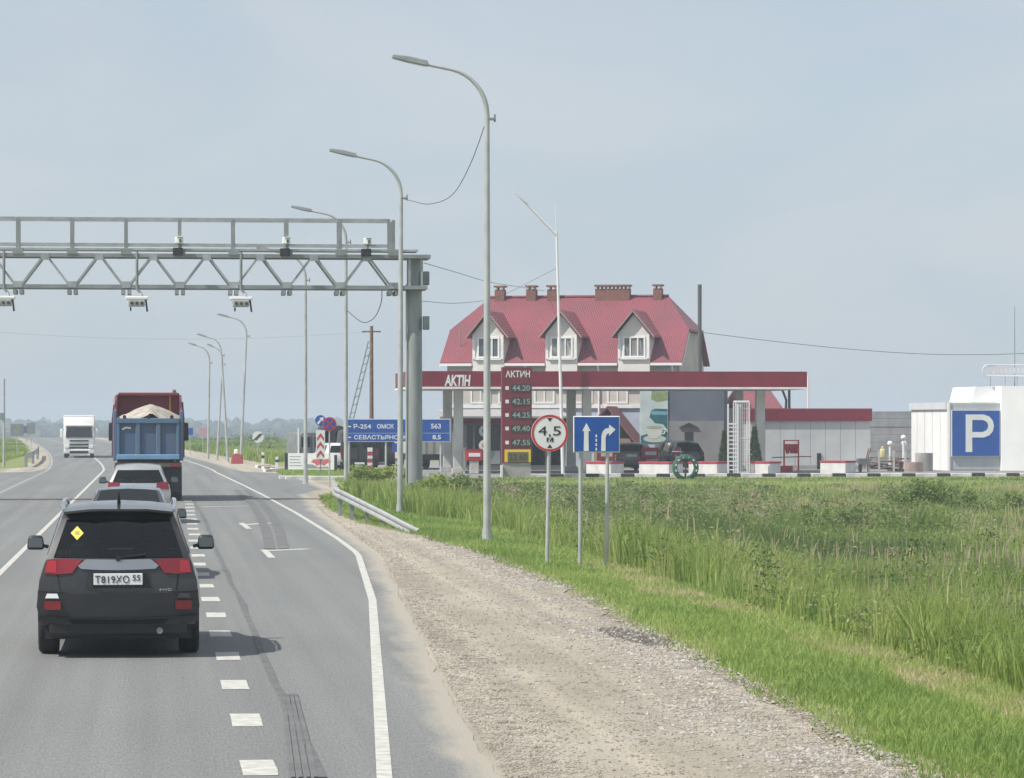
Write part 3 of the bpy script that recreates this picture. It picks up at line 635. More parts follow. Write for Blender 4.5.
for sx in (-1, 1):
    lo = [(sx*.80,.925),(sx*.68,.915),(sx*.5,.93),(sx*.43,1.03)]; hi = [(sx*.775,1.075),(sx*.68,1.085),(sx*.5,1.085),(sx*.385,1.075)]
    tl_ = rear_plate(suv, 'tail_light', (lo, hi), M['tail'], .02)
    rear_plate(suv, 'brake_lens', ([(sx*.79,.94),(sx*.72,.935),(sx*.67,.935)], [(sx*.765,1.06),(sx*.72,1.065),(sx*.67,1.068)]), mat('brake_lens', (.33,.016,.022), .15, coat=.5), .024, tl_)
    rear_plate(suv, 'reflector', ([(sx*.80,.535),(sx*.62,.535)], [(sx*.80,.63),(sx*.62,.63)]), M['tail'], .075)
    rear_plate(suv, 'fog_light', ([(sx*.79,.66),(sx*.64,.66)], [(sx*.77,.71),(sx*.66,.71)]), M['lens'] if sx < 0 else P_BLACK, .072)
bp_ = rear_plate(suv, 'rear_bumper', ([(-.87,.40),(-.6,.37),(-.3,.36),(0,.36),(.3,.36),(.6,.37),(.87,.40)], [(-.87,.73),(-.6,.715),(-.3,.71),(0,.71),(.3,.71),(.6,.715),(.87,.73)]), mat('bumper_paint', (.026,.027,.03), .4, 0, .25, 4, coat=.3), .065)
MB().box((0,.14,.33), (1.5,.16,.16)).build('bumper_valance', M['black'], suv.root, .03, 40)
MB().tube([(.45,.02,.30),(.45,.3,.31)], .035, 12).build('exhaust_pipe', M['galvd'], suv.root)
yp = rear_pt(suv, .01, .86, .03)
pl = MB().box((.0,yp,.865), (.53,.014,.125)).build('number_plate', M['signw'], suv.root, .004)
MB().bb(-.275,.275,yp+.005,yp+.06,.795,.935).build('plate_frame', M['black'], suv.root)
text_mesh('Т819ХО', -.25, .12, .825, .905, yp-.0085, M['signk'], parent=pl); text_mesh('55', .155, .24, .85, .91, yp-.0085, M['signk'], parent=pl)
rear_plate(suv, 'handle_recess', ([(-.36,.77),(0,.77),(.36,.77)], [(-.33,.94),(0,.935),(.33,.94)]), M['black'], .014)
text_mesh('4WD', .44, .58, .735, .762, rear_pt(suv,.52,.75,.04), M['chrome'], name='badge', parent=suv.root)
# sticker lies on the sloping glass
def on_glass(x, z, off): 
    return (x, rear_pt(suv, x, z, off), z)
stk = MB().add([on_glass(-.45,1.285,.016), on_glass(-.38,1.36,.016), on_glass(-.45,1.435,.016), on_glass(-.52,1.36,.016)], [(0,1,2,3)]).build('window_sticker', M['yel'], suv.root)
MB().add([on_glass(-.475,1.34,.018), on_glass(-.425,1.34,.018), on_glass(-.425,1.38,.018), on_glass(-.475,1.38,.018)], [(0,1,2,3)]).build('sticker_print', mat('sticker_ink', (.35,.22,.02), .5), stk)
wp = MB().bar(on_glass(0,1.10,.03), on_glass(.30,1.13,.03), .02, .02); wp.lathe([(-.02,.001),(-.02,.03),(.02,.03),(.02,.001)], on_glass(0,1.09,.02), 'y', 12); wp.build('rear_wiper', M['black'], suv.root)
MB().add([(-.60,.40,1.590),(-.3,.30,1.622),(.3,.30,1.622),(.60,.40,1.590),(.62,.64,1.618),(.3,.64,1.66),(-.3,.64,1.66),(-.62,.64,1.618),(-.59,.40,1.565),(-.3,.30,1.597),(.3,.30,1.597),(.59,.40,1.565)], [(0,1,6,7),(1,2,5,6),(2,3,4,5),(8,9,1,0),(9,10,2,1),(10,11,3,2)]).build('roof_spoiler', P_BLACK, suv.root, smooth=60)
for sx in (-1, 1): MB().tube([(sx*.60,.60,1.60),(sx*.615,.75,1.675),(sx*.62,1.5,1.70),(sx*.61,2.4,1.685),(sx*.60,2.55,1.62)], .02, 8).build('roof_rail', M['chrome'], suv.root, smooth=60)
MB().tube([(0,.78,1.675),(-.0,.70,1.76),(0,.64,1.80)], [.022,.012,.005], 8).build('aerial', M['black'], suv.root, smooth=60)
gap = mat('shut_line', (.006,.006,.006), .8)
for sx in (-1, 1):
    rear_plate(suv, 'shut_line', ([(sx*.635,.735),(sx*.62,.735)], [(sx*.665,.925),(sx*.65,.925)]), gap, .008)
rear_plate(suv, 'bumper_lip', ([(-.86,.455),(-.55,.43),(0,.425),(.55,.43),(.86,.455)], [(-.86,.475),(-.55,.45),(0,.445),(.55,.45),(.86,.475)]), SL if False else M['black'], .085)
rear_plate(suv, 'lower_grille', ([(-.5,.375),(0,.37),(.5,.375)], [(-.54,.42),(0,.415),(.54,.42)]), gap, .072)
suv.interior([(1.35,0),(2.35,0)], .55); MB().box((0,3.15,.95),(1.5,.5,.25)).build('dashboard', M['black'], suv.root, .05)
for sx in (-1,1): rear_plate(suv, 'mud_seam', ([(sx*.87,.735),(sx*.60,.722)], [(sx*.87,.742),(sx*.60,.729)]), M['black'], .067)
# --- dark saloon ahead of it
sal = Car('saloon_car', 'dark grey saloon car directly ahead of the black off-roader', R(-.44, 55.6), RZ, dict(len=4.5, wins=(1.25,1.75,1.8,2.5,2.56,3.1), axles=(1.0,3.6), wr=.31, ww=.2, ry=.30, rear_y=[.06,.0,.01,.03,.04,.06,.08], zb_r=.3, cv=.10, crown=.035,
    key=[(0,.80,.93,.70,1.0),(.62,.81,.94,.66,1.02),(1.4,.81,.93,.51,1.42),(1.9,.81,.92,.52,1.455),(2.5,.81,.91,.51,1.44),(2.75,.81,.91,.50,1.39),(3.5,.81,.9,.66,.95),(4.2,.84,.8,.68,.84),(4.5,.76,.66,.55,.7)]), P_DARK)
sal.top_glass('rear_window', .62, 1.41); sal.side_windows([(1.25,1.75),(1.8,2.5),(2.56,3.1)]); sal.top_glass('windscreen', 2.74, 3.51); sal.mirrors(2.95, 1.0, .76, M['black'])
for sx in (-1, 1): rear_plate(sal, 'tail_light', ([(sx*.80,.72),(sx*.5,.73)], [(sx*.80,.87),(sx*.5,.86)]), M['tail'], .015)
rear_plate(sal, 'number_plate', ([(-.26,.6),(.26,.6)], [(-.26,.71),(.26,.71)]), M['signw'], .015)
sal.interior([(1.35,0),(2.3,0)], .42)
# --- silver hatchback behind the tipper
hb = Car('hatchback_car', 'silver hatchback with red tail lights right behind the tipper lorry', R(-.42, 85.6), RZ, dict(len=4.0, wins=(.7,1.1,1.15,1.85,1.92,2.7), axles=(.75,3.2), wr=.3, ww=.19, zb=.24, ry=.56, rear_y=[.05,.0,.02,.05,.07,.30,.38], rear_belt=.98, zb_r=.32, cv=.10, crown=.05,
    key=[(0,.79,.97,.54,1.40),(.9,.80,.96,.56,1.44),(2.2,.80,.93,.55,1.45),(2.5,.80,.92,.54,1.40),(3.2,.83,.92,.68,.99),(3.8,.8,.8,.66,.84),(4.0,.74,.68,.55,.7)]), P_SILV)
hb.patch('rear_window', hb.rq(4,5,1,5), M['glassd'], .008); hb.side_windows([(.7,1.1),(1.15,1.85),(1.92,2.7)]); hb.top_glass('windscreen', 2.45, 3.21); hb.mirrors(2.6, 1.05, .80, M['black'])
for sx in (-1, 1):
    rear_plate(hb, 'tail_light', ([(sx*.77,.86),(sx*.46,.88)], [(sx*.74,1.05),(sx*.46,1.03)]), M['tail'], .02)
rear_plate(hb, 'tailgate_trim', ([(-.45,.9),(0,.88),(.45,.9)], [(-.45,.98),(0,.985),(.45,.98)]), M['chrome'], .02)
rear_plate(hb, 'number_plate', ([(-.26,.68),(.26,.68)], [(-.26,.79),(.26,.79)]), M['signw'], .02)
rear_plate(hb, 'rear_bumper', ([(-.80,.36),(0,.33),(.80,.36)], [(-.80,.62),(0,.60),(.80,.62)]), P_SILV, .035)
hb.interior([(1.1,0),(2.0,0)], .45)
# --- tipper lorry
def tipper():
    D0 = 109.2; r = thing('tipper_lorry', 'red tipper lorry with blue tailgate loaded with a heap of pale gravel', 'lorry', R(-.22, D0), RZ)
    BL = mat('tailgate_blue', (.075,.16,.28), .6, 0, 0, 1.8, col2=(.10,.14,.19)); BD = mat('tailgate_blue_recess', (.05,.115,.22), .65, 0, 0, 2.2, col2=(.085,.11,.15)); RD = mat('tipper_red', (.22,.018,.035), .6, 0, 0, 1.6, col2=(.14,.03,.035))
    z0, zt, wd = 1.36, 2.64, 1.06
    # body floor and sides
    b = MB(); b.bb(-.98,.98,.12,5.6,1.32,1.42); 
    b.build('body_floor', M['black'], r)
    for sx in (-1, 1):
        sp_ = [(.06,1.38),(5.6,1.38),(5.6,3.45),(4.4,3.42),(.06,2.78)]
        wl = MB().prism(sp_, sx*wd-.035, sx*wd+.035, 'yz').build('body_side', RD, r, .01)
        for k in range(6): MB().bb(sx*wd-(.10 if sx < 0 else -.04), sx*wd+(.10 if sx > 0 else -.04), .3+k*.95, .42+k*.95, 1.4, 2.7+.10*k).build('side_rib', RD, wl)
        MB().bb(sx*wd-.06, sx*wd+.06, -.02, .10, 1.30, 2.90).build('corner_post', BL, r, .02)
    MB().bb(-wd+.03, wd-.03, 5.52, 5.6, 1.4, 3.48).build('headboard', RD, r)
    MB().prism([(-1.04,3.40),(1.04,3.40),(1.0,3.52),(-1.0,3.52)], 5.2, 6.3).build('cab_guard', RD, r, .03)
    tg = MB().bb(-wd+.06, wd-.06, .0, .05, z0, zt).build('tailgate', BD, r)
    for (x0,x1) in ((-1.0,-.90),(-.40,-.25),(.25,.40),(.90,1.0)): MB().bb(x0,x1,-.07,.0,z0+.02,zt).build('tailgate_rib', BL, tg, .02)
    MB().bb(-1.0,1.0,-.09,.0,z0-.02,z0+.14).build('tailgate_rail', mat('rail_pale_blue', (.16,.30,.46), .5, 0, .2, 2), tg, .02); MB().bb(-1.0,1.0,-.09,.0,zt-.15,zt+.02).build('tailgate_rail', BL, tg, .02)
    for x in (-.75,0,.75): MB().lathe([(-.09,.001),(-.09,.06),(.04,.06)], (x,0,zt+.06), 'y', 10).build('tailgate_hinge', M['black'], tg)
    MB().tube([(-.82,-.004,2.30),(-.7,-.006,2.36),(-.55,-.006,2.34)], .035, 6).build('tailgate_scuff', M['signw'], tg)
    # chassis
    MB().bb(-.45,.45,.2,8.2,.75,1.28).build('chassis', M['black'], r)
    bm_ = MB().bb(-1.06,1.06,-.05,.12,1.10,1.24).build('rear_beam', mat('beam_dirty', (.10,.085,.06), .6, 0, .3, 3), r)
    for sx in (-1,1): MB().bb(sx*.86-.14, sx*.86+.14, -.08, -.03, 1.12, 1.22).build('tail_light', M['tail'], bm_)
    MB().bb(-1.05,1.05,.35,.5,.75,1.1).build('mud_guard_bar', M['black'], r)
    for sx in (-1,1): MB().bb(sx*.80-.27, sx*.80+.27, .30,.34,.30,1.15).build('mud_flap', M['rubber'], r)
    wm = wheel_meshes(.52, .56, 't'); wf = wheel_meshes(.52, .32, 't')
    for y in (1.3, 2.65):
        for sx in (-1, 1): add_wheel(r, wm, sx*.80, y, .52)
    for sx in (-1, 1): add_wheel(r, wf, sx*.95, 6.6, .52)
    # cab
    MB().bb(-1.05,1.05,5.8,7.85,.55,1.33).build('cab_skirt', M['black'], r); cb = MB().prism([(5.75,1.35),(7.9,1.35),(7.95,1.9),(7.65,3.25),(5.75,3.3)], -1.12, 1.12, 'yz').build('cab', mat('cab_red', (.24,.016,.035), .4, 0, .15, 1), r, .06, 40, 2)
    MB().prism([(-1.1,2.0),(1.1,2.0),(.98,2.95),(-.98,2.95)], 7.75, 7.97).build('windscreen', M['glassd'], cb)
    for sx in (-1, 1):
        m_ = MB().box((sx*1.26, 7.6, 2.2), (.2,.12,.62), taper=(.9,.9)).build('wing_mirror', M['black'], cb, .03); MB().bar((sx*1.1,7.6,2.4),(sx*1.24,7.6,2.4),.05).build('mirror_arm', M['black'], m_)
    MB().tube([(.86,5.66,1.2),(.86,5.66,3.45),(.86,5.58,3.62)], [.07,.07,.065], 10).build('exhaust_stack', M['galvd'], r, smooth=40)
    MB().tube([(.72,5.5,2.7),(.72,5.5,3.4)], .03, 6).build('marker_pole', M['yel'], r)
    MB().bb(-1.17,-1.11,4.6,5.0,1.5,3.4).build('side_strip', M['signw'], r)
    # gravel load
    nx, ny = 22, 26; V = []; 
    for j in range(ny):
        for i in range(nx):
            x = -1.02+2.04*i/(nx-1); y = .06+5.4*j/(ny-1); h = 3.16 - .46*abs((x-.08)) - .045*(y-1.6)**2*(1 if y > 1.6 else .3) - max(0, (.7-y))*.5 + .05*noise.noise(Vector((x*4,y*4,0)))
            V.append((x, y, max(2.35, min(h, 3.12 - .33*abs(x-.08)))))
    ob = MB().add(V, [(j*nx+i, j*nx+i+1, (j+1)*nx+i+1, (j+1)*nx+i) for j in range(ny-1) for i in range(nx-1)]).build('gravel_load', mat('gravel_load', (.41,.375,.32), .95, 0, .3, 6, bump=.8, bscale=22), None, smooth=80)
    ob.location = r.location; ob.rotation_euler = r.rotation_euler; ob['kind'] = 'stuff'; tag(ob, 'heap of pale gravel in the tipper body behind the blue tailgate', 'gravel')
tipper()
# --- oncoming articulated lorry
def semi():
    s0 = 235; t0 = T(79, s0) 
    r = thing('articulated_lorry', 'white articulated lorry coming the other way in the left lane', 'lorry', R(t0, s0), RZ+math.radians(1))
    W = mat('lorry_white', (.72,.72,.70), .4, 0, .1, 1.5)
    cb = MB().prism([(0,.35),(2.1,.35),(2.1,2.9),(.55,2.9),(.12,2.25),(.0,1.3)], -1.15, 1.15, 'yz').build('cab', W, r, .07, 40, 2)
    MB().add([(-1.0,-.03,1.45),(1.0,-.03,1.45),(.95,.06,2.18),(-.95,.06,2.18),(-1.02,.12,1.45),(1.02,.12,1.45),(.95,.26,2.18),(-.95,.26,2.18)], [(0,1,2,3),(0,4,5,1),(3,2,6,7),(0,3,7,4),(1,5,6,2)]).build('windscreen', M['glassd'], cb)
    MB().prism([(-1.05,2.24),(1.05,2.24),(1.0,2.34),(-1.0,2.34)], -.08, .3).build('sun_visor', W, cb, .02)
    for z, h in ((1.22,.1),(.95,.12),(.72,.12)): MB().bb(-.72,.72,-.03,.03,z-h/2,z+h/2).build('grille_slat', M['black'], cb)
    MB().bb(-1.15,1.15,-.08,.1,.3,.6).build('bumper', W, cb, .05); MB().bb(-.7,.7,-.10,-.05,.32,.5).build('bumper_grille', M['black'], cb)
    for sx in (-1, 1):
        MB().box((sx*.92,-.04,.78), (.32,.1,.22)).build('headlight', M['lens'], cb, .02)
        m_ = MB().box((sx*1.32,.25,1.75), (.2,.16,.62)).build('wing_mirror', M['white'], cb, .03); MB().bar((sx*1.1,.25,2.0),(sx*1.3,.25,2.0),.05).build('mirror_arm', M['black'], m_)
    MB().bb(-.16,.16,-.05,0,.55,.64).build('number_plate', M['signw'], cb)
    MB().bb(-1.2,1.2,2.6,15,.95,3.02).build('trailer', W, r, .04)
    MB().bb(-.5,.5,.5,14.5,.6,.93).build('chassis', M['black'], r)
    wf = wheel_meshes(.46, .3, 'w')
    for y in (1.1, 4.2, 11.2, 12.4, 13.6):
        for sx in (-1, 1): add_wheel(r, wf, sx*.98, y, .46)
    r.scale = (.9, .95, .97)
    return r
semi()
# ================================================================== GANTRY
GS = 109.7; GT = 8.38
def gantry():
    g = thing('gantry', 'grey steel gantry of triangular bracing carrying cameras across the road', 'gantry', R(0, GS), RZ)
    x0, x1 = -19.2, GT+.32; zl, zu, zr = 6.88, 7.88, 9.06; dy = 1.1
    for yy in (0, dy):
        MB().bar((x0,yy,zl),(x1,yy,zl),.12,.12).build('lower_chord', M['galvd'], g)
        MB().bar((x0,yy,zu),(x1,yy,zu),.12,.12).build('upper_chord', M['galvd'], g)
        # diagonals
        p = 1.718; xn = T(18, GS); k0 = math.floor((x0-xn)/p)+1; nodes = [xn+k*p for k in range(k0, 40) if x0+.2 < xn+k*p < GT-.6]
        for x in nodes:
            for sgn in (-1, 1):
                xe = x+sgn*p/2
                if x0 < xe < GT-.3: MB().bar((x+sgn*.10,yy,zl+.05),(xe-sgn*.08,yy,zu-.05),.065,.065).build('brace', M['galv'], g)
            if yy == 0:
                MB().box((x,-.068,zl+.06),(.28,.012,.2)).build('gusset_plate', M['galv'], g)
                if x+p/2 < GT-.4: MB().box((x+p/2,-.068,zu-.06),(.26,.012,.2)).build('gusset_plate', M['galv'], g)
                for sgn in (-1, 1): MB().bar((x+sgn*.10,-.06,zl-.17),(x+sgn*.10,dy,zl-.17),.12,.14).build('cross_tie', M['galvd'], g)
        if yy == 0:
            for x in nodes:
                po = MB().bar((x-.01,0,zu+.1),(x-.01,0,zr),.11,.09).build('railing_post', M['galvd'], g)
                MB().bar((x-.01,dy,zu+.1),(x-.01,dy,zr),.11,.09).build('railing_post', M['galvd'], g)
                MB().box((x,-.03,zu+.12),(.34,.1,.18)).build('post_foot', M['galvd'], po)
        xr = T(390, GS)
        MB().bar((x0,yy,zr),(xr,yy,zr),.07,.075).build('railing', M['galv'], g); MB().bar((x0,yy,zu+.36),(xr,yy,zu+.36),.05,.06).build('railing', M['galv'], g)
    MB().bar((xr-.04,0,zu+.1),(xr-.04,0,zr),.1,.09).build('railing_post', M['galvd'], g)
    MB().bb(x0, T(418, GS), .05, dy-.05, zu+.17, zu+.20).build('walkway', M['galv'], g)
    MB().bb(x0, T(418, GS), -.05, .0, zu+.16, zu+.23).build('walkway_edge', M['galv'], g)
    for cx in (GT, -18.6):
        c = MB().tube([(cx,.55,-.9),(cx,.55,2),(cx,.55,zu+.05)], [.275,.262,.245], 20).build('column', mat('column_paint', (.30,.32,.32), .5, .2, .18, 1.3, stretch=(3,3,.6)), g, smooth=30)
        MB().box((cx,.55,zl),(.75,1.5,.12)).build('column_bracket', M['galvd'], c); MB().box((cx,.55,zu),(.95,1.5,.12)).build('column_bracket', M['galvd'], c)
        for sx in (-.2,.2): MB().bar((cx+sx,-.05,zl),(cx+sx,-.05,zu),.07).build('column_bracket', M['galv'], c)
        if cx > 0:
            for z in (7.2, 5.75): MB().box((cx+.37,.4,z),(.2,.36,.44)).build('control_box', M['galvd'], c, .02)
            MB().tube([(cx-.27,.4,.0),(cx-.27,.4,7.0)], .03, 6).build('conduit', M['polew'], c)
            MB().box((cx,.55,-.45),(1.1,1.1,.7)).build('footing', M['conc'], c, .03)
    return g
gantry()
def speed_camera(px, label):
    x = T(px, GS); r = thing('speed_camera', label, 'camera', R(x, GS-.25, 6.25), RZ, 'radar cameras slung under the gantry')
    MB().bb(-.36,.36,-.2,.25,.20,.30).build('sun_shield', M['whitep'], r, .02); h = MB().bb(-.27,.25,-.22,.2,-.02,.19).build('housing', mat('camera_housing', (.35,.36,.33), .5, 0, .1, 3), r, .02)
    for k in range(3): MB().lathe([(-.03,.001),(-.03,.05),(.02,.055)], (-.16+.16*k,-.22,.08), 'y', 12).build('lens', M['glassd'], h)
    MB().bar((-.2,-.1,-.10),(-.2,.1,-.10),.05,.12).build('flash', M['black'], h); MB().bar((.28,0,.2),(.33,-.05,-.18),.06).build('cable_tail', M['cable'], r)
    MB().tube([(0,.2,1.75),(0,.2,.55),(.12,.2,.42),(.16,.1,.30)], .045, 8).build('hanger', M['galvd'], r)
    return r
for px, lb in ((4,'radar camera under the gantry at the left edge of the picture'),(137,'middle radar camera under the gantry, above the tipper lorry'),(241,'rightmost radar camera hanging under the gantry')): speed_camera(px, lb)
def cctv(px, label):
    x = T(px, GS); r = thing('surveillance_camera', label, 'camera', R(x, GS-.15, 7.95), RZ, 'white cameras on the gantry walkway')
    MB().box((-.04,0,.05),(.32,.3,.24)).build('base_box', M['black'], r, .02); MB().tube([(0,-.02,.15),(.02,-.04,.32)], .035, 8).build('bracket', M['galvd'], r)
    me = MB().box((.03,-.12,.40),(.17,.5,.2)); b = me.build('housing', M['whitep'], r, .02); b.rotation_euler = (.0,0,-.25)
    MB().box((.03,-.14,.51),(.21,.6,.025)).build('sun_hood', M['whitep'], r); MB().lathe([(-.38,.001),(-.38,.05),(-.36,.06)], (.03,0,.38), 'y', 10).build('lens', M['glassd'], r)
for px, lb in ((179,'white surveillance camera on the gantry railing above the tipper lorry, leftmost of three'),(286,'white surveillance camera on a black box, middle of the gantry railing'),(367,'white surveillance camera on the gantry walkway nearest the column')): cctv(px, lb)
# ================================================================== LAMPS
def lamp(px, s, y_base, y_top, arm, label, px_top=None, dark=False, rad=.085, z0=None):
    t = T(px, s); z0 = -.05 if z0 is None else z0; D = Dp(t, s); H = CH+(420-y_top)*D/F
    lean = ((px_top-px)*D/F) if px_top is not None else 0.
    r = thing('street_lamp', label, 'street lamp', R(t, s, z0), RZ, 'tall arc-arm street lamps along the road')
    zc = H-1.25; q = arm/2.06
    pts = [(0,0,0),(lean*.33,0,zc*.33),(lean*.66,0,zc*.66),(lean,0,zc)]; rs = [rad,rad*.92,rad*.82,rad*.68]
    for k in range(1, 9):
        a = k/8*math.radians(80); pts.append((lean-.95*q*(1-math.cos(a)), 0, zc+.98*math.sin(a))); rs.append(rad*(.68-.03*k))
    ex, ez = pts[-1][0], pts[-1][2]
    pts.append((lean-1.5*q, 0, ez+.14)); rs.append(rad*.42)
    MB().tube(pts, rs, 10).build('pole', M['polew'], r, smooth=40)
    hd = MB().prism([(lean-1.28*q,ez+.06),(lean-1.30*q,ez+.18),(lean-1.7*q,ez+.27),(lean-2.06*q,ez+.31),(lean-2.06*q,ez+.23),(lean-1.7*q,ez+.14)], -.13, .13).build('lamp_head', M['galv'], r, .015)
    MB().add([(lean-1.36*q,-.1,ez+.065),(lean-1.36*q,.1,ez+.065),(lean-1.70*q,.1,ez+.132),(lean-1.70*q,-.1,ez+.132)], [(0,1,2,3)]).build('lamp_lens', M['lens'], hd)
    bk = MB().box((lean+.08,0,zc-.1),(.22,.1,.05)); bk.box((lean+.17,0,zc-.08),(.04,.04,.16)); bk.build('cable_bracket', M['galvd'], r)
    if s < 140: MB().lathe([(0,.19),(.03,.19),(.03,.11),(.3,.10)], (0,0,.03), 'z', 14).build('base_flange', M['polew'], r, smooth=30)
    return R(t, s, z0)+Vector((lean, 0, zc-.1))
A1 = lamp(487, 73.3, 540, 53, 2.06, 'nearest and tallest street lamp, in front of the red-roofed house', z0=-.08)
A2 = lamp(400, 94.8, 513, 147, 2.0, 'second street lamp, just left of the gantry column', px_top=401, z0=-.08)
A3 = lamp(346, 127.5, 487, 205, 2.06, 'third street lamp, arm showing through the gantry railing')
A4 = lamp(305.5, 139, 483, 246, 2.0, 'fourth street lamp, its arm hidden behind the gantry walkway')
lamp(240.5, 205, 462, 313, 1.75, 'far street lamp leaning right, with red and white block at its foot', px_top=246.5, rad=.09)
lamp(228, 211, 462, 333, 1.5, 'far street lamp leaning left, second of the far group from the right', px_top=221.5, rad=.09)
lamp(217, 220, 460, 343, 1.0, 'far street lamp leaning right, crossing its neighbour', px_top=222.5, rad=.08)
lamp(208, 227, 459, 342, 1.4, 'far street lamp, leftmost of the group beside the tipper lorry', px_top=209.5, rad=.09)
def wire(name, pts, r, label, cat='cable', sag=None):
    if sag is not None:
        a, b = Vector(pts[0]), Vector(pts[1]); n = 24; pts = [a.lerp(b, i/n) - Vector((0,0,sag*4*(i/n)*(1-i/n))) for i in range(n+1)]
    elif len(pts) > 2:
        P = [Vector(p) for p in pts]; P = [P[0]*2-P[1]]+P+[P[-1]*2-P[-2]]; q = []
        for i in range(1, len(P)-2):
            for k in range(8):
                u = k/8; q.append(.5*(2*P[i]+(P[i+1]-P[i-1])*u+(2*P[i-1]-5*P[i]+4*P[i+1]-P[i+2])*u*u+(3*P[i]-P[i-1]-3*P[i+1]+P[i+2])*u**3))
        pts = q+[P[-2]]
    o = MB().tube(pts, r, 5).build(name, M['cable'], None, smooth=80); tag(o, label, cat); return o
def P3(x, y, s): t = T(x, s); return R(t, s, Zt(y, t, s))
wire('slack_cable', [A1, P3(470,165,77), P3(452,195,83), P3(430,204,87), P3(412,201,92), A2], .009, 'slack cable drooping between the two nearest street lamps')
wire('slack_cable', [P3(382,289,110), P3(381,303,112), P3(374,318,116), P3(362,322,121), P3(346.5,310,127.4)], .015, 'cable loop drooping from the gantry to the third street lamp')
wire('overhead_cable', [P3(424,263,110), P3(455,272,130), P3(489,282,150), P3(520,287,180), P3(545,291,190)], .012, 'cable running from the gantry column towards the house chimneys')
wire('overhead_cable', [P3(420,301,112), P3(460,303,140), P3(500,296,165), P3(557,268,166)], .010, 'thin cable rising from the gantry to the white mast lamp')
wire('overhead_cable', [P3(628,324,200), P3(690,331,200), P3(780,342,200), P3(860,350,200), P3(940,354.5,200), P3(1024,353.5,200), P3(1100,349,200)], .016, 'long black overhead cable crossing the sky above the parking board')
wire('overhead_cable', [P3(-40,329,230), P3(60,336,230), P3(160,339,230), P3(260,338,230), P3(371,332,230)], .005, 'faint overhead line far behind the gantry')
# white mast lamp on the forecourt
def mast():
    s = 163; t = T(563, s); r = thing('mast_lamp', 'white leaning mast lamp with straight slanted arm on the forecourt', 'street lamp', R(t, s), RZ); k = Dp(t,s)/F
    tz = CH+(420-232)*k; lx = -6.5*k
    MB().tube([(0,0,0),(lx*.5,0,tz*.5),(lx,0,tz)], [.09,.075,.055], 10).build('pole', M['steelw'], r, smooth=40)
    MB().tube([(lx,0,tz-.15),(lx-36*k,0,tz+34*k)], [.07,.06], 8).build('arm', M['steelw'], r); MB().bar((lx-30*k,0,tz+29*k),(lx-42*k,0,tz+39*k),.16,.07).build('lamp_head', M['steelw'], r)
    MB().tube([(lx-.02,0,tz),(lx-.05,0,tz+29*k)], .018, 6).build('lightning_rod', M['steelw'], r)
mast()
def pole_with_strut():
    s = 182; t = T(371.5, s); r = thing('utility_pole', 'dark wooden utility pole with a lattice strut left of the gantry column', 'pole', R(t, s), RZ); k = Dp(t,s)/F; tz = CH+(420-326)*k
    MB().tube([(0,0,-.1),(0,0,tz)], [.13,.09], 8).build('post', M['wood'], r, smooth=40)
    for dx in (0, .22): MB().bar((-25*k+dx-.1,.1,CH+(420-405)*k-1.8),(-1*k+dx-.1,.1,CH+(420-341)*k),.06).build('strut_rail', M['galvd'], r)
    for i in range(12):
        f = i/12; x = -25*k+f*24*k; z = CH+(420-405)*k-1.8+f*(64*k+1.8); MB().bar((x-.1,.1,z),(x+.2,.1,z+.18),.04).build('strut_rung', M['galvd'], r)
    MB().bar((-.5,0,tz-.3),(.5,0,tz-.3),.08).build('cross_arm', M['wood'], r)
pole_with_strut()
# ================================================================== GUARD RAIL
def guardrail():
    pth = [(6.0,77.5,.02),(5.79,80,.15),(5.54,83,.32),(5.25,86.5,.50),(4.98,90,.67),(4.86,92.5,.74)]
    r = thing('guard_rail', 'galvanised guard rail ramping down into the verge below the gantry', 'guard rail', R(5.4, 84), 0); o = R(5.4, 84)
    prof = [(0,.155),(-.05,.12),(-.05,.06),(0,.02),(0,-.02),(-.05,-.06),(-.05,-.12),(0,-.155)]
    V = []; n = len(prof); pp = []
    for i in range(len(pth)-1):
        for k in range(4): f = k/4; pp.append(tuple(pth[i][j]*(1-f)+pth[i+1][j]*f for j in range(3)))
    pp.append(pth[-1])
    for (t, s, z) in pp:
        for (a, b) in prof: V.append(R(t+a*1.0, s, z*.92+b*.8-.03)-o)
    MB().add(V, [(i*n+j, i*n+j+1, (i+1)*n+j+1, (i+1)*n+j) for i in range(len(pp)-1) for j in range(n-1)]).build('beam', mat('rail_steel', (.44,.45,.45), .5, .35, .15, 2), r, smooth=50)
    for (t, s, z) in ((5.45,83.5,.26),(5.25,86.5,.42),(5.03,89.4,.58),(4.88,92.3,.68)):
        p = R(t+.12, s, -.1)-o; MB().box((p.x,p.y,z/2-.05),(.1,.14,z+.1)).build('post', M['galvd'], r)
    MB().add([R(4.80,92.6,.9)-o, R(4.94,92.6,.9)-o, R(4.94,92.6,.58)-o, R(4.80,92.6,.58)-o], [(0,1,2,3)]).build('end_plate', M['signw'], r)
guardrail()
